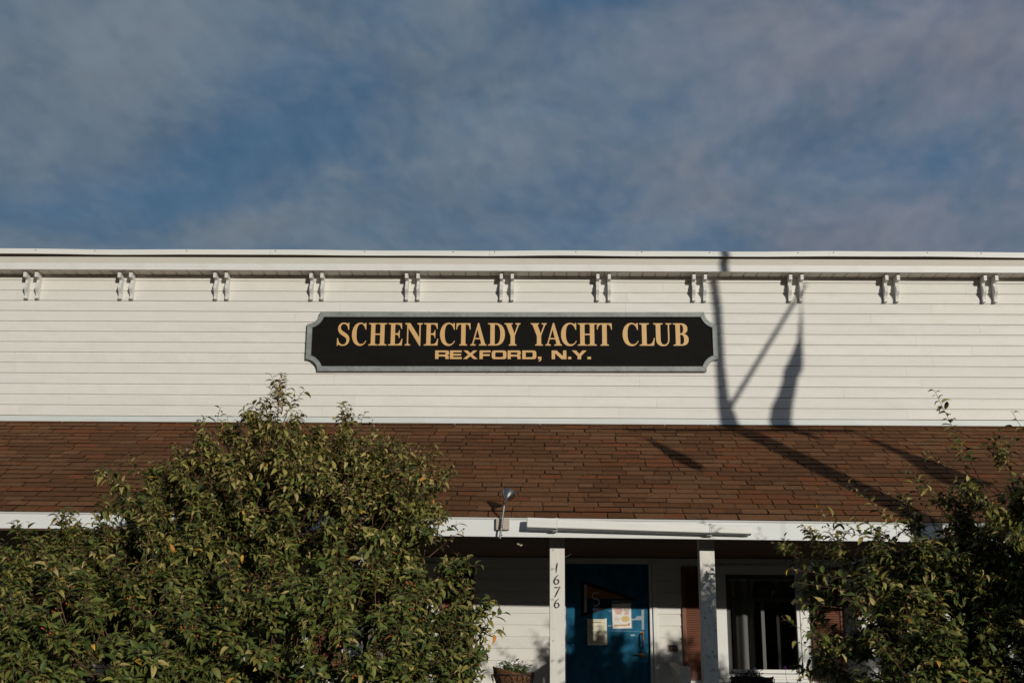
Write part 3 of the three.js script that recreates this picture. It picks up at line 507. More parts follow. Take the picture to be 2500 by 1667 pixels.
  const trace = (p, sX, sY, T) => { const o = new T(); let mode = null, first = true; for (const e of p) { if (e === 'b' || e === 'q') { mode = e; continue; } const c = e.map((v, i) => i % 2 ? v * sY : v * sX); if (first) { o.moveTo(...c); first = false; } else if (mode === 'b') o.bezierCurveTo(...c); else if (mode === 'q') o.quadraticCurveTo(...c); else o.lineTo(...c); mode = null; } o.closePath(); return o; };
  const zp = ZF - 0.032;                                // face of the panel
  const put = (set, ch, pl, pr, pt, pb) => {
    const A = at(pl, pb, zp + 0.02), B = at(pr, pt, zp + 0.02), [u, out, ...holes] = set[ch];
    const sX = (B.x - A.x) / u, sY = (B.y - A.y) / 100, shp = trace(out, sX, sY, THREE.Shape);
    for (const q of holes) shp.holes.push(trace(q, sX, sY, THREE.Path));
    const m = part('letter', boxUV(extrude(shp, 0.003, 0, 10)), M.gold, sign);
    const l = A.clone().sub(sign.position); m.position.set(l.x * Math.cos(tilt) + l.y * Math.sin(tilt), -l.x * Math.sin(tilt) + l.y * Math.cos(tilt), 0.0325);
  };
  const row = (set, list, t0, b0, t1, b1) => { for (const [ch, l, r] of list) { const f = (l - 820) / 860; put(set, ch, l, r, t0 + (t1 - t0) * f, b0 + (b1 - b0) * f); } };
  row(S, [['S', 821.7, 854.3], ['C', 857.8, 895.6], ['H', 898.6, 945], ['E', 946.8, 983.6], ['N', 987.5, 1032.5], ['E', 1034, 1070.6], ['C', 1073.6, 1111.5], ['T', 1113, 1149.3], ['A', 1148, 1188.2], ['D', 1191, 1233], ['Y', 1231.5, 1271], ['Y', 1296, 1335.2], ['A', 1331.5, 1371.7], ['C', 1370, 1408], ['H', 1411, 1457], ['T', 1457.9, 1494.3], ['C', 1521, 1558.6], ['L', 1562, 1598.3], ['U', 1596.4, 1639.5], ['B', 1644.8, 1680.5]], 788.7, 843, 789.3, 843.9);
  row(X, [['R', 1062, 1096.5], ['E', 1098, 1127.5], ['X', 1130.3, 1166.5], ['F', 1170.5, 1198], ['O', 1200.5, 1236.6], ['R', 1239.3, 1271.7], ['D', 1275, 1309.5], [',', 1313.5, 1322], ['N', 1347, 1382.9], ['.', 1387, 1394.8], ['Y', 1396.4, 1432.4], ['.', 1434.5, 1442.9]], 855.4, 875.8, 855.8, 877.2);
  for (const [u, v2] of [[1068, 906], [1193, 907], [1239, 907], [1364, 907], [1048, 763]]) { const p = at(u, v2, 0.06).sub(sign.position); part('nail', [tube([V3(p.x, p.y - 0.012, 0.03), V3(p.x + 0.006, p.y, 0.05), V3(p.x - 0.004, p.y + 0.016, 0.054)], 0.0022, 6, 4)], M.iron, sign); }
}

// ------------------------------------------------------------------ lamp, gutter length, papers
{
  const bx = at(1227, 1279, 2.56), lamp = thing('sign_floodlight', 'silver reflector floodlight on a slim pipe above the porch fascia', 'lamp', [bx.x, bx.y - 0.05, 2.513]);
  const L = (px, py, z) => at(px, py, z).sub(lamp.position);
  const c0 = L(1227.3, 1279, 2.53);
  part('mounting_block', [box(c0.x - 0.062, c0.x + 0.062, c0.y - 0.055, c0.y + 0.052, 0.0, 0.034, 0.004)], M.stain, lamp);
  const a = L(1220.5, 1314, 2.575), b = L(1230.5, 1235, 2.60);
  part('pipe', [rod(a, b, 0.0095, 0.0095, 14), rod(b.clone().lerp(a, 0.16), b.clone().lerp(a, -0.005), 0.0135, 0.0135, 14), rod(a.clone().lerp(b, 0.02), a, 0.0135, 0.0135, 14), rod(a.clone().lerp(b, 0.09).add(V3(0.006, 0, 0)), a.clone().lerp(b, 0.09).add(V3(0.022, 0.004, 0.004)), 0.004), rod(b.clone().lerp(a, 0.2).add(V3(-0.02, 0, 0)), b.clone().lerp(a, 0.2), 0.004)], M.galv, lamp);
  for (const t of [0.40, 0.34]) { const p = a.clone().lerp(b, t); part('clamp', [rod(V3(p.x, p.y, 0.03), V3(p.x, p.y, p.z + 0.002), 0.007), (() => { const g = new THREE.TorusGeometry(0.012, 0.003, 6, 16); g.rotateX(Math.PI / 2); g.translate(p.x, p.y, p.z); return g; })()], M.rust, lamp); }
  const n0 = L(1231.5, 1226, 2.60), dir = V3(0.26, 0.64, -0.72).normalize();
  const q = new THREE.Quaternion().setFromUnitVectors(V3(0, 1, 0), dir);
  const sock = part('socket', [(() => { const g = new THREE.LatheGeometry([[0.0, -0.012], [0.013, -0.012], [0.016, 0.0], [0.019, 0.03], [0.021, 0.055], [0.0, 0.056]].map((p) => new THREE.Vector2(...p)), 22); g.applyQuaternion(q); g.translate(n0.x, n0.y, n0.z); return g; })(), rod(b, n0, 0.007, 0.007, 8)], M.rust, lamp);
  part('reflector', [(() => { const g = new THREE.LatheGeometry([[0.0185, 0.045], [0.024, 0.062], [0.036, 0.082], [0.050, 0.105], [0.0575, 0.124], [0.060, 0.138], [0.0625, 0.140], [0.0625, 0.146], [0.0585, 0.148], [0.035, 0.154], [0.0, 0.157]].map((p) => new THREE.Vector2(...p)), 36); g.applyQuaternion(q); g.translate(n0.x, n0.y, n0.z); return g; })()], M.bulbGlass, lamp);
}
{
  const A = at(1286, 1278, 2.60), B = at(1835, 1296, 2.60), t = thing('downspout', 'white square downspout strapped slantwise along the porch fascia', 'downspout', [(A.x + B.x) / 2, (A.y + B.y) / 2, 2.515]);
  const l = (p) => p.clone().sub(t.position), a = l(A), b = l(B), ang = Math.atan2(b.y - a.y, b.x - a.x), len = a.distanceTo(b);
  const piece = (u0, u1, hh, dd, z, mat = M.cap, name = 'pipe_length') => { const g = new RoundedBoxGeometry((u1 - u0) * len, hh, dd, 2, 0.010); boxUV(g); const m = part(name, boxUV(g), mat, t); m.position.set(a.x + (b.x - a.x) * (u0 + u1) / 2, a.y + (b.y - a.y) * (u0 + u1) / 2, z); m.rotation.z = ang; m.rotation.x = -0.16; return m; };
  piece(0, 0.136, 0.094, 0.088, 0.092); piece(0.136, 0.82, 0.086, 0.082, 0.088); piece(0.82, 1.0, 0.076, 0.076, 0.084);
  for (const [u, hh] of [[0.134, 0.103], [0.820, 0.094]]) { piece(u - 0.0035, u + 0.0035, hh, 0.096, 0.090, M.trim, 'strap'); piece(u - 0.0095, u - 0.0065, hh - 0.002, 0.094, 0.090, M.trim, 'strap'); const m = piece(u - 0.020, u + 0.003, 0.014, 0.07, 0.055, M.trim, 'strap'); m.position.y -= hh / 2 + 0.006; }
}
function paper(name, label, corners, z, draw, mat = {}) {   // corners: measured points, clockwise from top left
  const c = document.createElement('canvas'); c.width = 256; c.height = 340; draw(c.getContext('2d'), 256, 340);
  const t = new THREE.CanvasTexture(c); t.colorSpace = THREE.SRGBColorSpace;
  const p = corners.map(([u, v]) => at(1320 + u / 4.274, 1300 + v / 4.274, z)), o = p[3].clone().add(p[2]).multiplyScalar(0.5);
  const g = thing(name, label, 'poster', o.toArray());
  const geo = new THREE.PlaneGeometry(1, 1, 8, 10), q = geo.attributes.position;
  for (let i = 0; i < q.count; i++) { const u = q.getX(i) + 0.5, v = q.getY(i) + 0.5, P = p[3].clone().lerp(p[2], u).lerp(p[0].clone().lerp(p[1], u), v).sub(o); q.setXYZ(i, P.x, P.y, P.z + 0.002 * Math.sin(u * 5 + 1) * Math.sin(v * 4) + 0.003 * Math.max(0, 0.15 - v) / 0.15); }
  geo.computeVertexNormals(); part('sheet', geo, std(0xffffff, { map: t, roughness: 0.8, side: THREE.DoubleSide, ...mat }), g); return { g, p, o };
}
const notice = paper('paper_notice', 'cream typed paper notice taped low on the left of the blue door', [[484, 901], [690, 902], [695, 1172], [490, 1176]], -0.0235, (g, W, H) => {
  g.fillStyle = '#ddd6c2'; g.fillRect(0, 0, W, H); for (let i = 0; i < 500; i++) { g.fillStyle = 'rgba(150,135,100,0.04)'; g.beginPath(); g.arc(rnd() * W, rnd() * H, rr(3, 18), 0, 7); g.fill(); }
  g.fillStyle = '#54503f'; g.fillRect(70, 42, 116, 9); for (let r = 0; r < 22; r++) { let x = 26; const y = 84 + r * 10.5; if (r % 7 === 6) continue; while (x < 222) { const w = rr(6, 22); g.globalAlpha = rr(0.5, 0.85); g.fillRect(x, y, Math.min(w, 228 - x), 3); x += w + 5; } } g.globalAlpha = 1;
});
for (const [u, v] of [[496, 898], [680, 899]]) { const p = at(1320 + u / 4.274, 1300 + v / 4.274, -0.0215).sub(notice.o); part('tape', [box(p.x - 0.011, p.x + 0.011, p.y - 0.005, p.y + 0.005, p.z - 0.0005, p.z + 0.0008)], std(lin(0.55, 0.52, 0.42), { roughness: 0.4 }), notice.g); }
const flyer = paper('event_flyer', 'white event flyer with red lettering in a clear sleeve on the blue door', [[744, 745], [940, 738], [950, 996], [756, 1002]], -0.0235, (g, W, H) => {
  g.fillStyle = '#d9d5d0'; g.fillRect(0, 0, W, H);
  g.strokeStyle = '#b2402c'; g.lineCap = 'round';
  for (const [x0, y0, w, n, h] of [[22, 52, 118, 7, 26], [34, 84, 108, 6, 26], [44, 116, 84, 5, 28], [160, 66, 78, 4, 42], [168, 116, 60, 3, 40]]) for (let i = 0; i < n; i++) { const x = x0 + w * i / n; g.lineWidth = rr(4, 6); g.beginPath(); g.moveTo(x, y0 + h); g.lineTo(x + w / n * 0.35, y0); g.lineTo(x + w / n * 0.62, y0 + h); if (rnd() < 0.6) { g.moveTo(x + 2, y0 + h * 0.55); g.lineTo(x + w / n * 0.6, y0 + h * 0.5); } g.stroke(); }
  g.fillStyle = '#9aa88e'; g.beginPath(); g.arc(206, 104, 22, 0, 7); g.fill();
  g.fillStyle = '#c7a94a'; g.beginPath(); g.ellipse(176, 212, 58, 44, -0.1, 0, 7); g.fill(); g.fillStyle = '#a98a34'; for (let i = 0; i < 5; i++) g.fillRect(132 + rr(0, 8), 190 + i * 10, rr(60, 84), 3);
  g.fillStyle = '#a53c2a'; g.fillRect(24, 206, 90, 5); g.fillStyle = '#8c8a86'; for (let i = 0; i < 6; i++) g.fillRect(24, 170 + i * 15, rr(40, 86), 3);
  g.fillStyle = '#c98a2e'; g.fillRect(16, 286, 216, 22); g.fillStyle = '#6d2a24'; for (let i = 0; i < 14; i++) g.fillRect(24 + i * 14 + rr(0, 4), 292, rr(5, 10), 9);
  g.fillStyle = '#7b2540'; g.beginPath(); g.arc(222, 282, 12, 0, 7); g.fill();
});
{ const p = [[738, 708], [948, 702], [960, 1004], [750, 1010]].map(([u, v]) => at(1320 + u / 4.274, 1300 + v / 4.274, -0.0205).sub(flyer.o)), g = new THREE.PlaneGeometry(1, 1, 6, 6), q = g.attributes.position;
  for (let i = 0; i < q.count; i++) { const u = q.getX(i) + 0.5, v = q.getY(i) + 0.5, P = p[3].clone().lerp(p[2], u).lerp(p[0].clone().lerp(p[1], u), v); q.setXYZ(i, P.x, P.y, P.z + 0.0015 * Math.sin(u * 9) * Math.cos(v * 7)); } g.computeVertexNormals();
  part('plastic_sleeve', g, new THREE.MeshPhysicalMaterial({ color: 0xffffff, transmission: 0.85, thickness: 0, roughness: 0.18, ior: 1.45 }), flyer.g); }
{ const p = at(1269, 1330, 2.35), t = thing('dry_leaf', 'pale curled dry leaf hanging under the porch eave right of the floodlight', 'leaf', [p.x, p.y, p.z]);
  const blade = (dx, dy, r) => { const g = new THREE.PlaneGeometry(0.036, 0.014, 8, 2), q = g.attributes.position; for (let i = 0; i < q.count; i++) { const u = q.getX(i) / 0.018; q.setXYZ(i, q.getX(i), q.getY(i) * (1.05 - u * u) + 0.006 * u * u, 0.006 * u * u + q.getY(i) * 0.6); } g.computeVertexNormals(); g.rotateZ(r); g.translate(dx, dy, 0); return g; };
  part('blade', [blade(-0.014, 0.006, -0.25), blade(0.012, -0.004, 0.12)], std(lin(0.5, 0.42, 0.34), { side: THREE.DoubleSide, roughness: 0.8 }), t);
  part('thread', [rod(V3(0, 0, 0), V3(0.002, 2.79 - p.y, 0), 0.0004)], M.galv, t); }

// ------------------------------------------------------------------ foliage
const leafMat = new THREE.MeshPhysicalMaterial({ color: 0xffffff, specularIntensity: 0.4, roughness: 0.5, side: THREE.DoubleSide });
function leafGeo(bend, fold, wide, n = 5) {           // length 1 along +z, upper side +y
  const L = [], pos = [], idx = [];
  for (let i = 0; i <= n; i++) { const t = i / n, w = wide * Math.pow(Math.sin(Math.PI * Math.pow(t, 0.82)), 0.9) * (1 - 0.25 * t), a = bend * t, z = bend ? Math.sin(a) / bend : t, y = bend ? -(1 - Math.cos(a)) / bend : 0; L.push([w, y, z]); }
  for (const [w, y, z] of L) pos.push(-w, y + w * fold, z, 0, y, z, w, y + w * fold, z);
  for (let i = 0; i < n; i++) { const a = i * 3; idx.push(a, a + 3, a + 1, a + 1, a + 3, a + 4, a + 1, a + 4, a + 2, a + 2, a + 4, a + 5); }
  const g = new THREE.BufferGeometry(); g.setAttribute('position', new THREE.Float32BufferAttribute(pos, 3)); g.setIndex(idx); g.computeVertexNormals();
  const uv = new Float32Array(pos.length / 3 * 2); g.setAttribute('uv', new THREE.BufferAttribute(uv, 2)); return g;
}
const LEAVES = [leafGeo(1.0, 0.55, 0.22), leafGeo(1.6, 0.7, 0.20), leafGeo(0.6, 0.45, 0.235)];
const TINTS = [[0.070, 0.092, 0.020], [0.100, 0.118, 0.026], [0.145, 0.145, 0.034], [0.32, 0.255, 0.092], [0.44, 0.345, 0.16], [0.050, 0.072, 0.018], [0.215, 0.188, 0.048], [0.50, 0.27, 0.04], [0.40, 0.17, 0.03]];
const TINTMATS = TINTS.map((c) => { const m = leafMat.clone(); m.color.setRGB(...c); return m; });
const camInv = camM.clone().invert();
function toImage(p) { const v = p.clone().sub(camera.position).applyMatrix4(camInv); return [1250 + F * v.x / -v.z, 833.5 - F * v.y / -v.z, -v.z]; }
function buildTree(o) {
  const t = thing('small_tree', o.label, 'tree', o.base); const B = V3(...o.base);
  const leaves = [[], [], []], twigs = [], limbs = [];
  const m4 = new THREE.Matrix4(), ex = V3(), ey = V3(), ez = V3(), up = V3(0, 1, 0);
  function shoot(p0, dir, len, tipTone, dens = 1, bend = 1, big = 1) {
    const d = dir.clone().normalize(), side = V3(rr(-1, 1), rr(-1, 1), rr(-1, 1)).cross(d).normalize(), n = Math.max(3, Math.round(len / 0.021 * dens)), pts = [];
    const bendv = V3(rr(-0.3, 0.3), rr(-0.25, 0.25), rr(-0.3, 0.3)).multiplyScalar(bend);
    for (let i = 0; i <= 4; i++) { const u = i / 4; pts.push(p0.clone().addScaledVector(d, len * u).addScaledVector(bendv, len * u * u * 0.5)); }
    const cv = new THREE.CatmullRomCurve3(pts); twigs.push(new THREE.TubeGeometry(cv, 4, 0.0019, 3, false));
    let ph = rnd() * 6.28;
    for (let i = 0; i < n; i++) {
      const u = (i + 0.6) / n, P = cv.getPoint(u), T = cv.getTangent(u); ph += 2.4 + rr(-0.4, 0.4);
      const q = side.clone().applyAxisAngle(T, ph);
      ez.copy(T).multiplyScalar(rr(0.1, 0.6)).addScaledVector(q, rr(0.6, 1.0)); ez.y = ez.y * 0.6 + rr(-0.12, 0.50); ez.normalize();
      ey.copy(up).multiplyScalar(0.75).addScaledVector(V3(rr(-1, 1), rr(-0.6, 0.6), rr(-1, 1)), 0.6).addScaledVector(o.out(P), 0.3).addScaledVector(SUN, 0.12);
      ex.crossVectors(ey, ez).normalize(); ey.crossVectors(ez, ex);
      const s = big * o.leaf * (0.42 + 0.75 * Math.pow(rnd(), 0.8)) * (u > 0.85 ? 0.75 : 1) * (1.16 - 0.3 * Math.min(1, P.y / o.height));
      m4.makeBasis(ex.clone().multiplyScalar(s * rr(0.85, 1.15)), ey.clone().multiplyScalar(s), ez.clone().multiplyScalar(s)); m4.setPosition(P.clone().addScaledVector(q, 0.006));
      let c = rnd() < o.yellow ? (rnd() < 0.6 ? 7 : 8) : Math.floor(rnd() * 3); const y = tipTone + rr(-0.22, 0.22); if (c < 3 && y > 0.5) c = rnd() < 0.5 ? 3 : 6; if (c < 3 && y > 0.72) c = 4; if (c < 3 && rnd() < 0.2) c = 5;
      leaves[Math.floor(rnd() * 3)].push({ m: m4.clone(), c, P });
    }
  }
  const tot = o.lobes.reduce((s, l) => s + l.w, 0);
  for (const l of o.lobes) {
    const n = Math.round(o.shoots * l.w / tot / 14);        // side branches, each with its tuft of shoots
    for (let i = 0; i < n; i++) {
      const u = V3(rr(-1, 1), rr(-1, 1), rr(-1, 1)); if (u.length() > 1 || u.length() < 0.01) { i--; continue; }
      const rad = Math.pow(u.length(), 0.5), q = u.clone().normalize().multiplyScalar(rad), P = V3(l.c.x + q.x * l.r.x, l.c.y + q.y * l.r.y, l.c.z + q.z * l.r.z);
      if (P.y < 0.25) continue;
      const out = V3(q.x / l.r.x, q.y / l.r.y, q.z / l.r.z).normalize().multiplyScalar(0.8).add(V3(rr(-0.5, 0.5), rr(0.1, 0.8), rr(-0.5, 0.5))).normalize(), L = rr(0.12, 0.32);
      twigs.push(new THREE.TubeGeometry(new THREE.LineCurve3(P.clone().addScaledVector(out, -0.22), P.clone().addScaledVector(out, L)), 1, 0.0032, 4, false));
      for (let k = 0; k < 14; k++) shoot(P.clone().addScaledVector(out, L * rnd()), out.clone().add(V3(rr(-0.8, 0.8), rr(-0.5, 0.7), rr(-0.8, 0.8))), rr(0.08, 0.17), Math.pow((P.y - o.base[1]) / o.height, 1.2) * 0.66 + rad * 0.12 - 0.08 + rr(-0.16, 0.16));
    }
    limbs.push(l.c);
  }
  for (const [p, q, len] of o.sprays) { const A = at(...p), Bq = at(...q), d = Bq.clone().sub(A); shoot(A, d, d.length(), 0.55, (len || 0.8) * 1.15, 0.35, 1.18); twigs.push(new THREE.TubeGeometry(new THREE.LineCurve3(A.clone().addScaledVector(d, -0.4), A), 1, 0.004, 4, false)); }
  // woody parts
  const trunkTop = V3(o.base[0] + 0.05, o.trunk, o.base[2]), local = (g) => { g.translate(-B.x, -B.y, -B.z); return g; };
  part('trunk', [local(rod(B, trunkTop, 0.085, 0.062, 12))], M.bark, t);
  for (const c of limbs) { const mid = trunkTop.clone().lerp(c, 0.5).add(V3(rr(-0.12, 0.12), rr(-0.1, 0.12), rr(-0.12, 0.12))); part('branch', [local(rod(trunkTop, mid, 0.032, 0.02, 7)), local(rod(mid, c, 0.02, 0.008, 7))], M.bark, t); }
  const tw = part('twigs', [local(mergeGeometries(twigs.map(plain)))], M.twig, t); tw.userData.kind = 'stuff';
  // the 300 leaves that show largest as leaves, the rest as one mass per leaf shape
  const all = []; leaves.forEach((L, k) => L.forEach((e) => { const [x, y, z] = toImage(e.P); e.k = k; e.score = x > 5 && x < 2495 && y > 5 && y < 1660 ? z : 99; all.push(e); }));
  all.sort((a, b) => a.score - b.score);
  const inv = new THREE.Matrix4().makeTranslation(-B.x, -B.y, -B.z);
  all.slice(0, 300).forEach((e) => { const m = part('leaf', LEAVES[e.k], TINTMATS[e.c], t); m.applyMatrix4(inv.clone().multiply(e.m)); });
  const rest = all.slice(300), col = new THREE.Color();
  for (let k = 0; k < 3; k++) {
    const L = rest.filter((e) => e.k === k), im = new THREE.InstancedMesh(LEAVES[k], leafMat, L.length);
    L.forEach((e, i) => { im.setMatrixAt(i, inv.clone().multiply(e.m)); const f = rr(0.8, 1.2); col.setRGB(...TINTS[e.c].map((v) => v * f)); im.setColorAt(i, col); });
    im.name = 'foliage'; im.userData.kind = 'stuff'; setup(im); t.add(im);
  }
  if (o.berries) { const bg = []; for (let i = 0; i < o.berries; i++) { const e = all[Math.floor(rnd() * Math.min(all.length, 9000))]; for (let j = 0; j < 1 + Math.floor(rnd() * 3); j++) { const g = new THREE.SphereGeometry(0.0062, 7, 5); g.translate(e.P.x + rr(-0.03, 0.03) - B.x, e.P.y - rr(0.02, 0.05) - B.y, e.P.z + rr(-0.02, 0.03) - B.z); bg.push(g); } } const m = part('berries', bg, std(lin(0.45, 0.09, 0.02), { roughness: 0.35 }), t); m.userData.kind = 'stuff'; }
  console.log('leaves', all.length);
  return t;
}
function lobe(px, py, rx, ry, z, depth, dens = 1) { const c = at(px * 1.06293, py * 1.06293, z), d = (CZ - z) / F * 1.06293 * 1.03; const a = Math.max(14, rx - 27), b = Math.max(14, ry - 30); return { c: c.add(V3(0, -0.02, 0)), r: V3(a * d, b * d, depth), w: Math.pow(a * b, 0.9) * Math.sqrt(depth) * dens }; }
buildTree({
  label: 'leafy green small tree covering the lower left of the porch', base: [-2.0, 0.004, 4.1], height: 3.8, trunk: 0.9, leaf: 0.081, yellow: 0.008, shoots: 15500, berries: 120,
  out: (P) => V3(P.x + 2.0, P.y - 1.6, P.z - 4.1).normalize(),
  lobes: [lobe(640, 1085, 98, 135, 4.0, 0.45, 1.75), lobe(640, 975, 50, 70, 4.0, 0.18, 1.5), lobe(512, 1090, 84, 95, 4.0, 0.4, 1.75), lobe(780, 1100, 92, 100, 4.0, 0.42, 1.75), lobe(930, 1135, 98, 85, 4.0, 0.35, 1.75), lobe(350, 1165, 95, 95, 4.1, 0.38, 1.35), lobe(720, 1170, 250, 110, 4.05, 0.5, 1.75),
    lobe(640, 1250, 320, 180, 4.1, 0.75), lobe(880, 1300, 150, 140, 4.1, 0.55), lobe(970, 1430, 120, 150, 4.1, 0.5), lobe(1040, 1480, 46, 90, 4.1, 0.3), lobe(400, 1340, 270, 160, 4.2, 0.75), lobe(170, 1340, 150, 100, 4.2, 0.5), lobe(40, 1480, 130, 170, 4.3, 0.5),
    lobe(300, 1520, 300, 180, 4.9, 0.9, 1.3), lobe(720, 1520, 340, 190, 4.9, 0.9, 1.3), lobe(980, 1590, 70, 80, 4.4, 0.4), lobe(520, 1680, 500, 110, 5.0, 0.8, 1.2)],
  sprays: [[[680, 985, 4], [655, 942, 4]], [[690, 990, 4], [698, 938, 4]], [[705, 1000, 4], [745, 950, 4]], [[640, 1010, 4], [610, 985, 4]], [[850, 1060, 4], [855, 1003, 4]], [[865, 1065, 4], [893, 1004, 4]], [[915, 1110, 4], [965, 1072, 4]], [[525, 1050, 4], [535, 995, 4]], [[560, 1060, 4], [555, 1010, 4]], [[510, 1090, 4], [470, 1075, 4]], [[350, 1190, 4], [310, 1105, 4]], [[330, 1200, 4], [280, 1165, 4]], [[200, 1290, 4], [165, 1235, 4]], [[190, 1300, 4], [130, 1258, 4]], [[240, 1290, 4], [225, 1250, 4]], [[110, 1370, 4.1], [85, 1295, 4.1]], [[60, 1400, 4.1], [5, 1330, 4.1]], [[90, 1390, 4.1], [40, 1345, 4.1]], [[1040, 1170, 4], [1085, 1120, 4]], [[1030, 1190, 4], [1092, 1165, 4]], [[1060, 1310, 4], [1125, 1275, 4]], [[1070, 1340, 4], [1130, 1290, 4]], [[1080, 1390, 4], [1118, 1360, 4]],
    [[1130, 1500, 4], [1215, 1472, 4]], [[1140, 1530, 4], [1235, 1500, 4]], [[1130, 1560, 4], [1232, 1540, 4]], [[1130, 1590, 4], [1195, 1570, 4]], [[1100, 1480, 4], [1165, 1460, 4]], [[1120, 1620, 4], [1180, 1650, 4]], [[880, 1090, 4], [925, 1050, 4]], [[700, 1010, 4], [722, 955, 4]], [[1000, 1140, 4], [1060, 1110, 4]]],
});
buildTree({
  label: 'sparser dark green small tree with long sprays at the right edge of the porch', base: [3.7, 0.004, 5.7], height: 3.3, trunk: 1.0, leaf: 0.080, yellow: 0.016, shoots: 9800, berries: 40,
  out: (P) => V3(P.x - 3.5, P.y - 1.6, P.z - 5.5).normalize(),
  lobes: [lobe(2325, 1100, 75, 80, 5.5, 0.25, 0.9), lobe(2265, 1140, 65, 60, 5.3, 0.2, 0.8), lobe(2235, 1195, 85, 60, 5.2, 0.25, 0.8), lobe(2320, 1215, 110, 85, 5.4, 0.3, 0.8), lobe(2140, 1240, 90, 52, 5.1, 0.25, 0.8), lobe(2055, 1265, 75, 50, 5.0, 0.25, 0.8),
    lobe(2240, 1310, 150, 85, 5.2, 0.4), lobe(2105, 1330, 110, 75, 5.1, 0.4), lobe(1995, 1340, 80, 60, 5.0, 0.25, 0.7), lobe(2330, 1370, 120, 120, 5.4, 0.45), lobe(2190, 1440, 160, 120, 5.2, 0.5), lobe(2035, 1430, 90, 80, 5.1, 0.35, 0.8), lobe(2120, 1560, 130, 120, 5.3, 0.5, 1.4), lobe(2310, 1560, 130, 140, 5.4, 0.5, 1.4), lobe(2000, 1540, 75, 80, 5.1, 0.3, 0.6), lobe(2200, 1690, 220, 100, 5.4, 0.5),
    lobe(1960, 1450, 70, 70, 5.0, 0.25, 0.6), lobe(1905, 1310, 62, 60, 3.7, 0.2, 1.5), lobe(1950, 1410, 75, 75, 3.7, 0.2, 1.6), lobe(1925, 1530, 60, 60, 3.7, 0.2, 0.7), { c: V3(3.75, 2.26, 5.9), r: V3(0.50, 0.62, 0.40), w: 12000 }, { c: V3(4.50, 2.20, 5.9), r: V3(0.48, 0.60, 0.40), w: 9000 }, { c: V3(4.1, 1.3, 5.9), r: V3(0.8, 0.7, 0.5), w: 8000 }],
  sprays: [[[2372, 1130, 5.2], [2280, 955, 5.2], 1.1], [[2360, 1150, 5.2], [2330, 1050, 5.2], 0.7], [[2290, 1230, 5.2], [2205, 1125, 5.2], 0.8], [[2270, 1260, 5.2], [2225, 1165, 5.2], 0.7], [[2200, 1290, 5.2], [2075, 1180, 5.2], 0.8], [[2160, 1330, 5.2], [1995, 1245, 5.2], 0.8], [[2120, 1310, 5.2], [2010, 1290, 5.2], 0.8], [[2140, 1290, 5.2], [2085, 1260, 5.2], 0.8], [[2180, 1500, 5.2], [2035, 1440, 5.2], 0.8], [[2100, 1420, 5.2], [1925, 1383, 5.2], 0.7], [[2070, 1440, 5.2], [1935, 1340 + 80, 5.2], 0.6], [[2000, 1560, 5.2], [1905, 1508, 5.2], 0.6], [[2040, 1620, 5.2], [1945, 1560, 5.2], 0.6], [[2020, 1480, 5.2], [1930, 1470, 5.2], 0.6], [[2030, 1680, 5.2], [1945, 1640, 5.2], 0.7], [[2300, 1130, 5.2], [2255, 1090, 5.2], 0.8], [[2480, 1090, 5.2], [2478, 1040, 5.2], 0.8], [[2500, 1050, 5.2], [2468, 1004, 5.2], 0.3], [[2440, 1100, 5.2], [2445, 1045, 5.2], 0.8], [[2410, 1100, 5.2], [2395, 1080, 5.2], 0.8]],
});
buildTree({
  label: 'small tree right of the camera view, shading the far end of the porch', base: [7.0, 0.004, 5.9], height: 3.5, trunk: 1.0, leaf: 0.085, yellow: 0.03, shoots: 1900, sprays: [],
  out: (P) => V3(P.x - 7, P.y - 1.6, P.z - 5.9).normalize(), lobes: [{ c: V3(6.85, 2.45, 5.9), r: V3(0.5, 1.0, 0.4), w: 6 }, { c: V3(7.5, 2.5, 5.9), r: V3(0.6, 1.0, 0.4), w: 6 }, { c: V3(6.22, 2.92, 5.9), r: V3(0.16, 0.12, 0.15), w: 0.8 }],
});
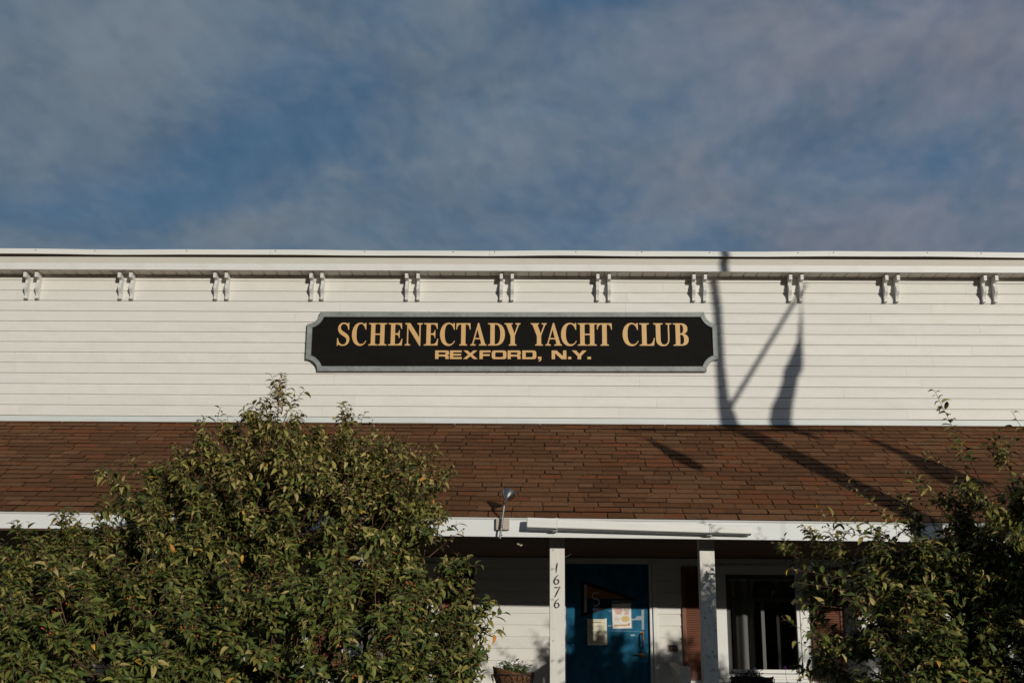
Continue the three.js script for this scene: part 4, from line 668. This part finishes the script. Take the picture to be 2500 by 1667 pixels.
// flowering pots
function basket(name, label, pos, R, coir, tilt) {
  const t = thing(name, label, 'planter', pos);
  const prof = [[0.02, 0], [R * 0.45, 0.01], [R * 0.72, 0.05], [R * 0.92, 0.12], [R, 0.19], [R * 1.02, 0.20], [R * 0.97, 0.20], [R * 0.85, 0.13], [0.01, 0.10]].map((p) => new THREE.Vector2(...p));
  const g = new THREE.LatheGeometry(prof, 40), p = g.attributes.position;
  for (let i = 0; i < p.count; i++) { const a = Math.atan2(p.getZ(i), p.getX(i)), y = p.getY(i); const lift = y > 0.11 ? (tilt * Math.max(0, Math.cos(a - 2.9)) + 0.006 * Math.sin(a * 5) + 0.004 * Math.sin(a * 11)) : 0, s = 1 + 0.03 * Math.sin(a * 7 + y * 40); p.setXYZ(i, p.getX(i) * s, y + lift, p.getZ(i) * s); }
  g.computeVertexNormals(); part('coir_liner', g, coir, t);
  const ring = (y, r, tr) => { const q = new THREE.TorusGeometry(r, tr, 6, 40); q.rotateX(Math.PI / 2); q.translate(0, y, 0); return q; };
  part('wire_frame', [ring(0.185, R * 1.045, 0.0045), ring(0.06, R * 0.80, 0.004), ...Array.from({ length: 12 }, (_, i) => { const a = i / 12 * 6.2832, b = a + 0.26, pt = (f, y, aa) => V3(Math.cos(aa) * R * f, y, Math.sin(aa) * R * f); return tube([pt(0.83, 0.065, a), pt(0.93, 0.10, a - 0.03), pt(1.02, 0.15, a), pt(1.05, 0.178, a + 0.1), pt(1.055, 0.178, a + 0.22), pt(1.04, 0.155, a + 0.30), pt(1.01, 0.13, a + 0.26), pt(1.0, 0.125, a + 0.16), pt(1.03, 0.145, a + 0.12)], 0.0032, 24, 5); })], M.iron, t);
  part('stand', [rod(V3(0, -pos[1] + 0.12, 0), V3(0, 0.005, 0), 0.012), ...[0, 2.1, 4.2].map((a) => rod(V3(Math.cos(a) * 0.2, -pos[1] + 0.125, Math.sin(a) * 0.2), V3(0, -pos[1] + 0.3, 0), 0.008))], M.iron, t);
  return t;
}
function plant(name, label, pos, n, H, R, tones, petal, nf, ls) {
  const t = thing(name, label, 'plant', pos), stems = [], col = new THREE.Color(), L = [];
  const ex = V3(), ey = V3(), ez = V3(), tips = [];
  for (let i = 0; i < n; i++) {
    const a = rnd() * 6.283, d = V3(Math.cos(a) * rr(0.1, 0.8), 1, Math.sin(a) * rr(0.1, 0.8)).normalize(), p0 = V3(Math.cos(a) * R * 0.4 * rnd(), 0, Math.sin(a) * R * 0.4 * rnd()), p1 = p0.clone().addScaledVector(d, H * rr(0.5, 1)); p1.x = Math.max(-R, Math.min(R, p1.x));
    stems.push(tube([p0, p0.clone().lerp(p1, 0.5).add(V3(0, 0.01, 0)), p1], 0.0018, 4, 3)); tips.push(p1);
    for (let k = 0; k < 9; k++) { const P = p0.clone().lerp(p1, 0.3 + 0.7 * k / 8), b = k * 2.4 + a; ez.set(Math.cos(b), rr(0.1, 0.9), Math.sin(b)).normalize(); ey.set(rr(-0.4, 0.4), 1, rr(-0.2, 0.7)); ex.crossVectors(ey, ez).normalize(); ey.crossVectors(ez, ex); const s = ls * rr(0.7, 1.2), m = new THREE.Matrix4().makeBasis(ex.clone().multiplyScalar(s), ey.clone().multiplyScalar(s), ez.clone().multiplyScalar(s)); m.setPosition(P); L.push(m); }
  }
  part('stems', stems, M.twig, t);
  const im = new THREE.InstancedMesh(LEAVES[2], leafMat, L.length); L.forEach((m, i) => { im.setMatrixAt(i, m); const c = tones[i % tones.length], f = rr(0.8, 1.2); im.setColorAt(i, col.setRGB(c[0] * f, c[1] * f, c[2] * f)); }); im.name = 'foliage'; im.userData.kind = 'stuff'; t.add(setup(im));
  const pm = std(petal, { roughness: 0.7, side: THREE.DoubleSide });
  for (let i = 0; i < nf; i++) { const c = tips[i % tips.length], gs = []; for (let k = 0; k < 5; k++) { const g = LEAVES[2].clone(); g.scale(0.030, 0.022, 0.022); g.rotateX(-0.5); g.rotateY(k * 1.2566); g.rotateX(0.9 + rr(-0.3, 0.3)); g.translate(c.x, c.y + 0.012, c.z + 0.012); gs.push(g); } part('flower', gs, pm, t); }
  return t;
}
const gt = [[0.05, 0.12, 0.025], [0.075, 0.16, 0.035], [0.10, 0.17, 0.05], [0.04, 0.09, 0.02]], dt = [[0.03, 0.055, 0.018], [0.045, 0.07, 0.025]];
const bp = at(1252, 1660, 1.75), bq = at(1836, 1660, 1.55);
basket('coir_planter', 'orange coir planter in black scrolled wire left of the numbered post', [bp.x, bp.y - 0.135, 1.75], 0.195, M.coir, 0.055);
plant('flowering_plant', 'bright green plant with white flowers in the orange coir planter', [bp.x, bp.y - 0.02, 1.75], 85, 0.21, 0.19, gt, lin(0.8, 0.78, 0.76), 9, 0.040);
basket('coir_planter', 'dark shaded coir planter under the curtained window', [bq.x, bq.y - 0.172, 1.55], 0.205, M.coirShaded, 0.0);
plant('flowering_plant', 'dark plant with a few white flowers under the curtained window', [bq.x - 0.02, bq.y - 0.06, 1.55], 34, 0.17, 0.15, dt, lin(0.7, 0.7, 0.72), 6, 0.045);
{ const c = at(1958, 1660, 1.9); plant('purple_flower', 'purple blossoms on dark stems before the right window trim', [c.x, 0.12, 1.9], 16, c.y - 0.12 + 0.17, 0.12, dt, lin(0.30, 0.03, 0.30), 10, 0.06); }

// ------------------------------------------------------------------ unseen tree line added behind the camera to darken the porch, mirrored in panes
{
  const clump = (() => { const gs = []; for (let i = 0; i < 5; i++) { const g = LEAVES[2].clone(); g.scale(1.5, 1, 1); g.rotateY(i * 1.2566); g.rotateX(rr(-0.9, 0.9)); g.rotateZ(rr(-0.9, 0.9)); gs.push(g); } return mergeGeometries(gs.map(plain)); })();
  const mat = std(lin(0.045, 0.06, 0.02), { roughness: 0.8, side: THREE.DoubleSide }), kinds = ['broad crowned', 'tall narrow', 'low round'];
  for (let i = 0; i < 22; i++) {
    const az = (-84 + i * 8) * Math.PI / 180, R = 46 + 7 * rnd(), x = Math.sin(az) * R, z = Math.cos(az) * R + 6, near = Math.abs(az * 57.3 - 26.6) < 22, H = near ? rr(7.4, 8.4) : rr(12, 15), w = rr(3.2, 4.2);
    const t = thing('unseen_tree', 'unseen dark leafy tree in the added far row behind the camera', 'tree', [x, 0.004, z], 'added row of unseen trees behind the camera');
    part('trunk', [rod(V3(0, 0, 0), V3(0, H * 0.5, 0), 0.22, 0.12, 8)], M.bark, t);
    const n = 1500, im = new THREE.InstancedMesh(clump, mat, n), m = new THREE.Matrix4(), q = new THREE.Quaternion();
    for (let k = 0; k < n; k++) { let u; do u = V3(rr(-1, 1), rr(-1, 1), rr(-1, 1)); while (u.length() > 1); const lob = 1 + 0.22 * Math.sin(u.x * 5 + i) * Math.cos(u.y * 6 + i * 2); q.setFromEuler(new THREE.Euler(rr(0, 6), rr(0, 6), rr(0, 6))); m.compose(V3(u.x * w * lob, H * 0.53 + u.y * H * 0.47, u.z * w * lob), q, V3(1, 1, 1).multiplyScalar(rr(0.5, 0.9))); im.setMatrixAt(k, m); }
    im.name = 'crown'; im.userData.kind = 'stuff'; t.add(setup(im));
  }
}

// ------------------------------------------------------------------ flagpole outside the frame: its shadow lies on wall and roof
{
  const D = 7.4, off = V3(TX * D, TY * D, D), W = (x, y) => V3(x, y, 0).add(off), base = [W(2.41, 0).x, 0.004, D];
  const t = thing('flagpole', 'tall white flagpole with yard, gaff and halyards standing right of the camera', 'flagpole', base), B = V3(...base), l = (x, y) => W(x, y).sub(B);
  part('mast', [rod(V3(0, 0, 0), l(2.385, 4.15), 0.135, 0.125, 18), rod(l(2.375, 4.1), l(2.275, 4.62), 0.122, 0.066, 18), rod(l(2.275, 4.6), l(2.257, 5.0), 0.064, 0.054, 14), rod(l(2.257, 4.98), l(2.25, 5.75), 0.052, 0.048, 14), rod(l(2.25, 5.7), l(2.175, 6.5), 0.050, 0.05, 14), rod(l(2.175, 6.48), l(2.20, 8.2), 0.045, 0.032, 14)], M.trim, t);
  part('yard', [rod(l(1.06, 4.195), l(3.64, 4.19), 0.042, 0.042, 10)], M.trim, t);
  part('gaff', [rod(l(2.31, 4.46), l(3.31, 6.03), 0.028, 0.022, 10)], M.trim, t);
  part('halyard', [rod(l(3.29, 6.0), l(3.235, 5.7), 0.006), rod(l(1.09, 4.24), l(1.09, 2.2), 0.0025), rod(l(3.63, 4.24), l(3.63, 2.6), 0.0025)], M.twig, t);
  const cloth = std(lin(0.10, 0.07, 0.12), { roughness: 0.95, side: THREE.DoubleSide });
  const hang = (name, label, pts, seedv, n) => {         // limp folded cloth with this outline
    const o = pts[0], g0 = l(...o).add(B), f = thing(name, label, 'flag', g0.toArray(), 'flags hanging from the flagpole');
    const sh = new THREE.Shape(pts.map(([x, y]) => new THREE.Vector2(x - o[0], y - o[1]))), g = extrude(sh, 0.004);
    const p = g.attributes.position; for (let i = 0; i < p.count; i++) p.setZ(i, p.getZ(i) + 0.06 * Math.sin(p.getX(i) * 26 + seedv) * Math.min(1, -p.getY(i) * 2)); g.computeVertexNormals();
    part('cloth', boxUV(g), cloth, f);
  };
  hang('hanging_flag', 'limp flag hanging from the gaff peak of the flagpole', [[3.25, 5.86], [3.235, 5.7], [3.20, 5.55], [3.15, 5.32], [3.09, 5.12], [2.98, 4.96], [2.93, 4.75], [2.85, 4.55], [2.82, 4.38], [2.84, 4.25], [2.95, 4.05], [3.03, 3.96], [3.10, 4.0], [3.09, 4.2], [3.08, 4.40], [3.095, 4.55], [3.12, 4.72], [3.14, 4.86], [3.20, 4.98], [3.235, 5.15], [3.25, 5.4], [3.262, 5.65]], 0.4);
  hang('hanging_flag', 'broad limp flag hanging from the right end of the yard', [[3.63, 4.2], [3.56, 3.9], [3.50, 3.62], [3.42, 3.35], [3.34, 3.1], [3.40, 2.95], [3.62, 3.0], [3.82, 3.05], [3.74, 3.4], [3.68, 3.8]], 1.7);
  hang('hanging_flag', 'narrow pennant hanging from the left end of the yard', [[1.12, 4.05], [1.07, 3.8], [1.04, 3.6], [1.05, 3.42], [1.10, 3.28], [1.18, 3.36], [1.20, 3.6], [1.17, 3.85]], 3.1);
}
renderer.render(scene, camera);
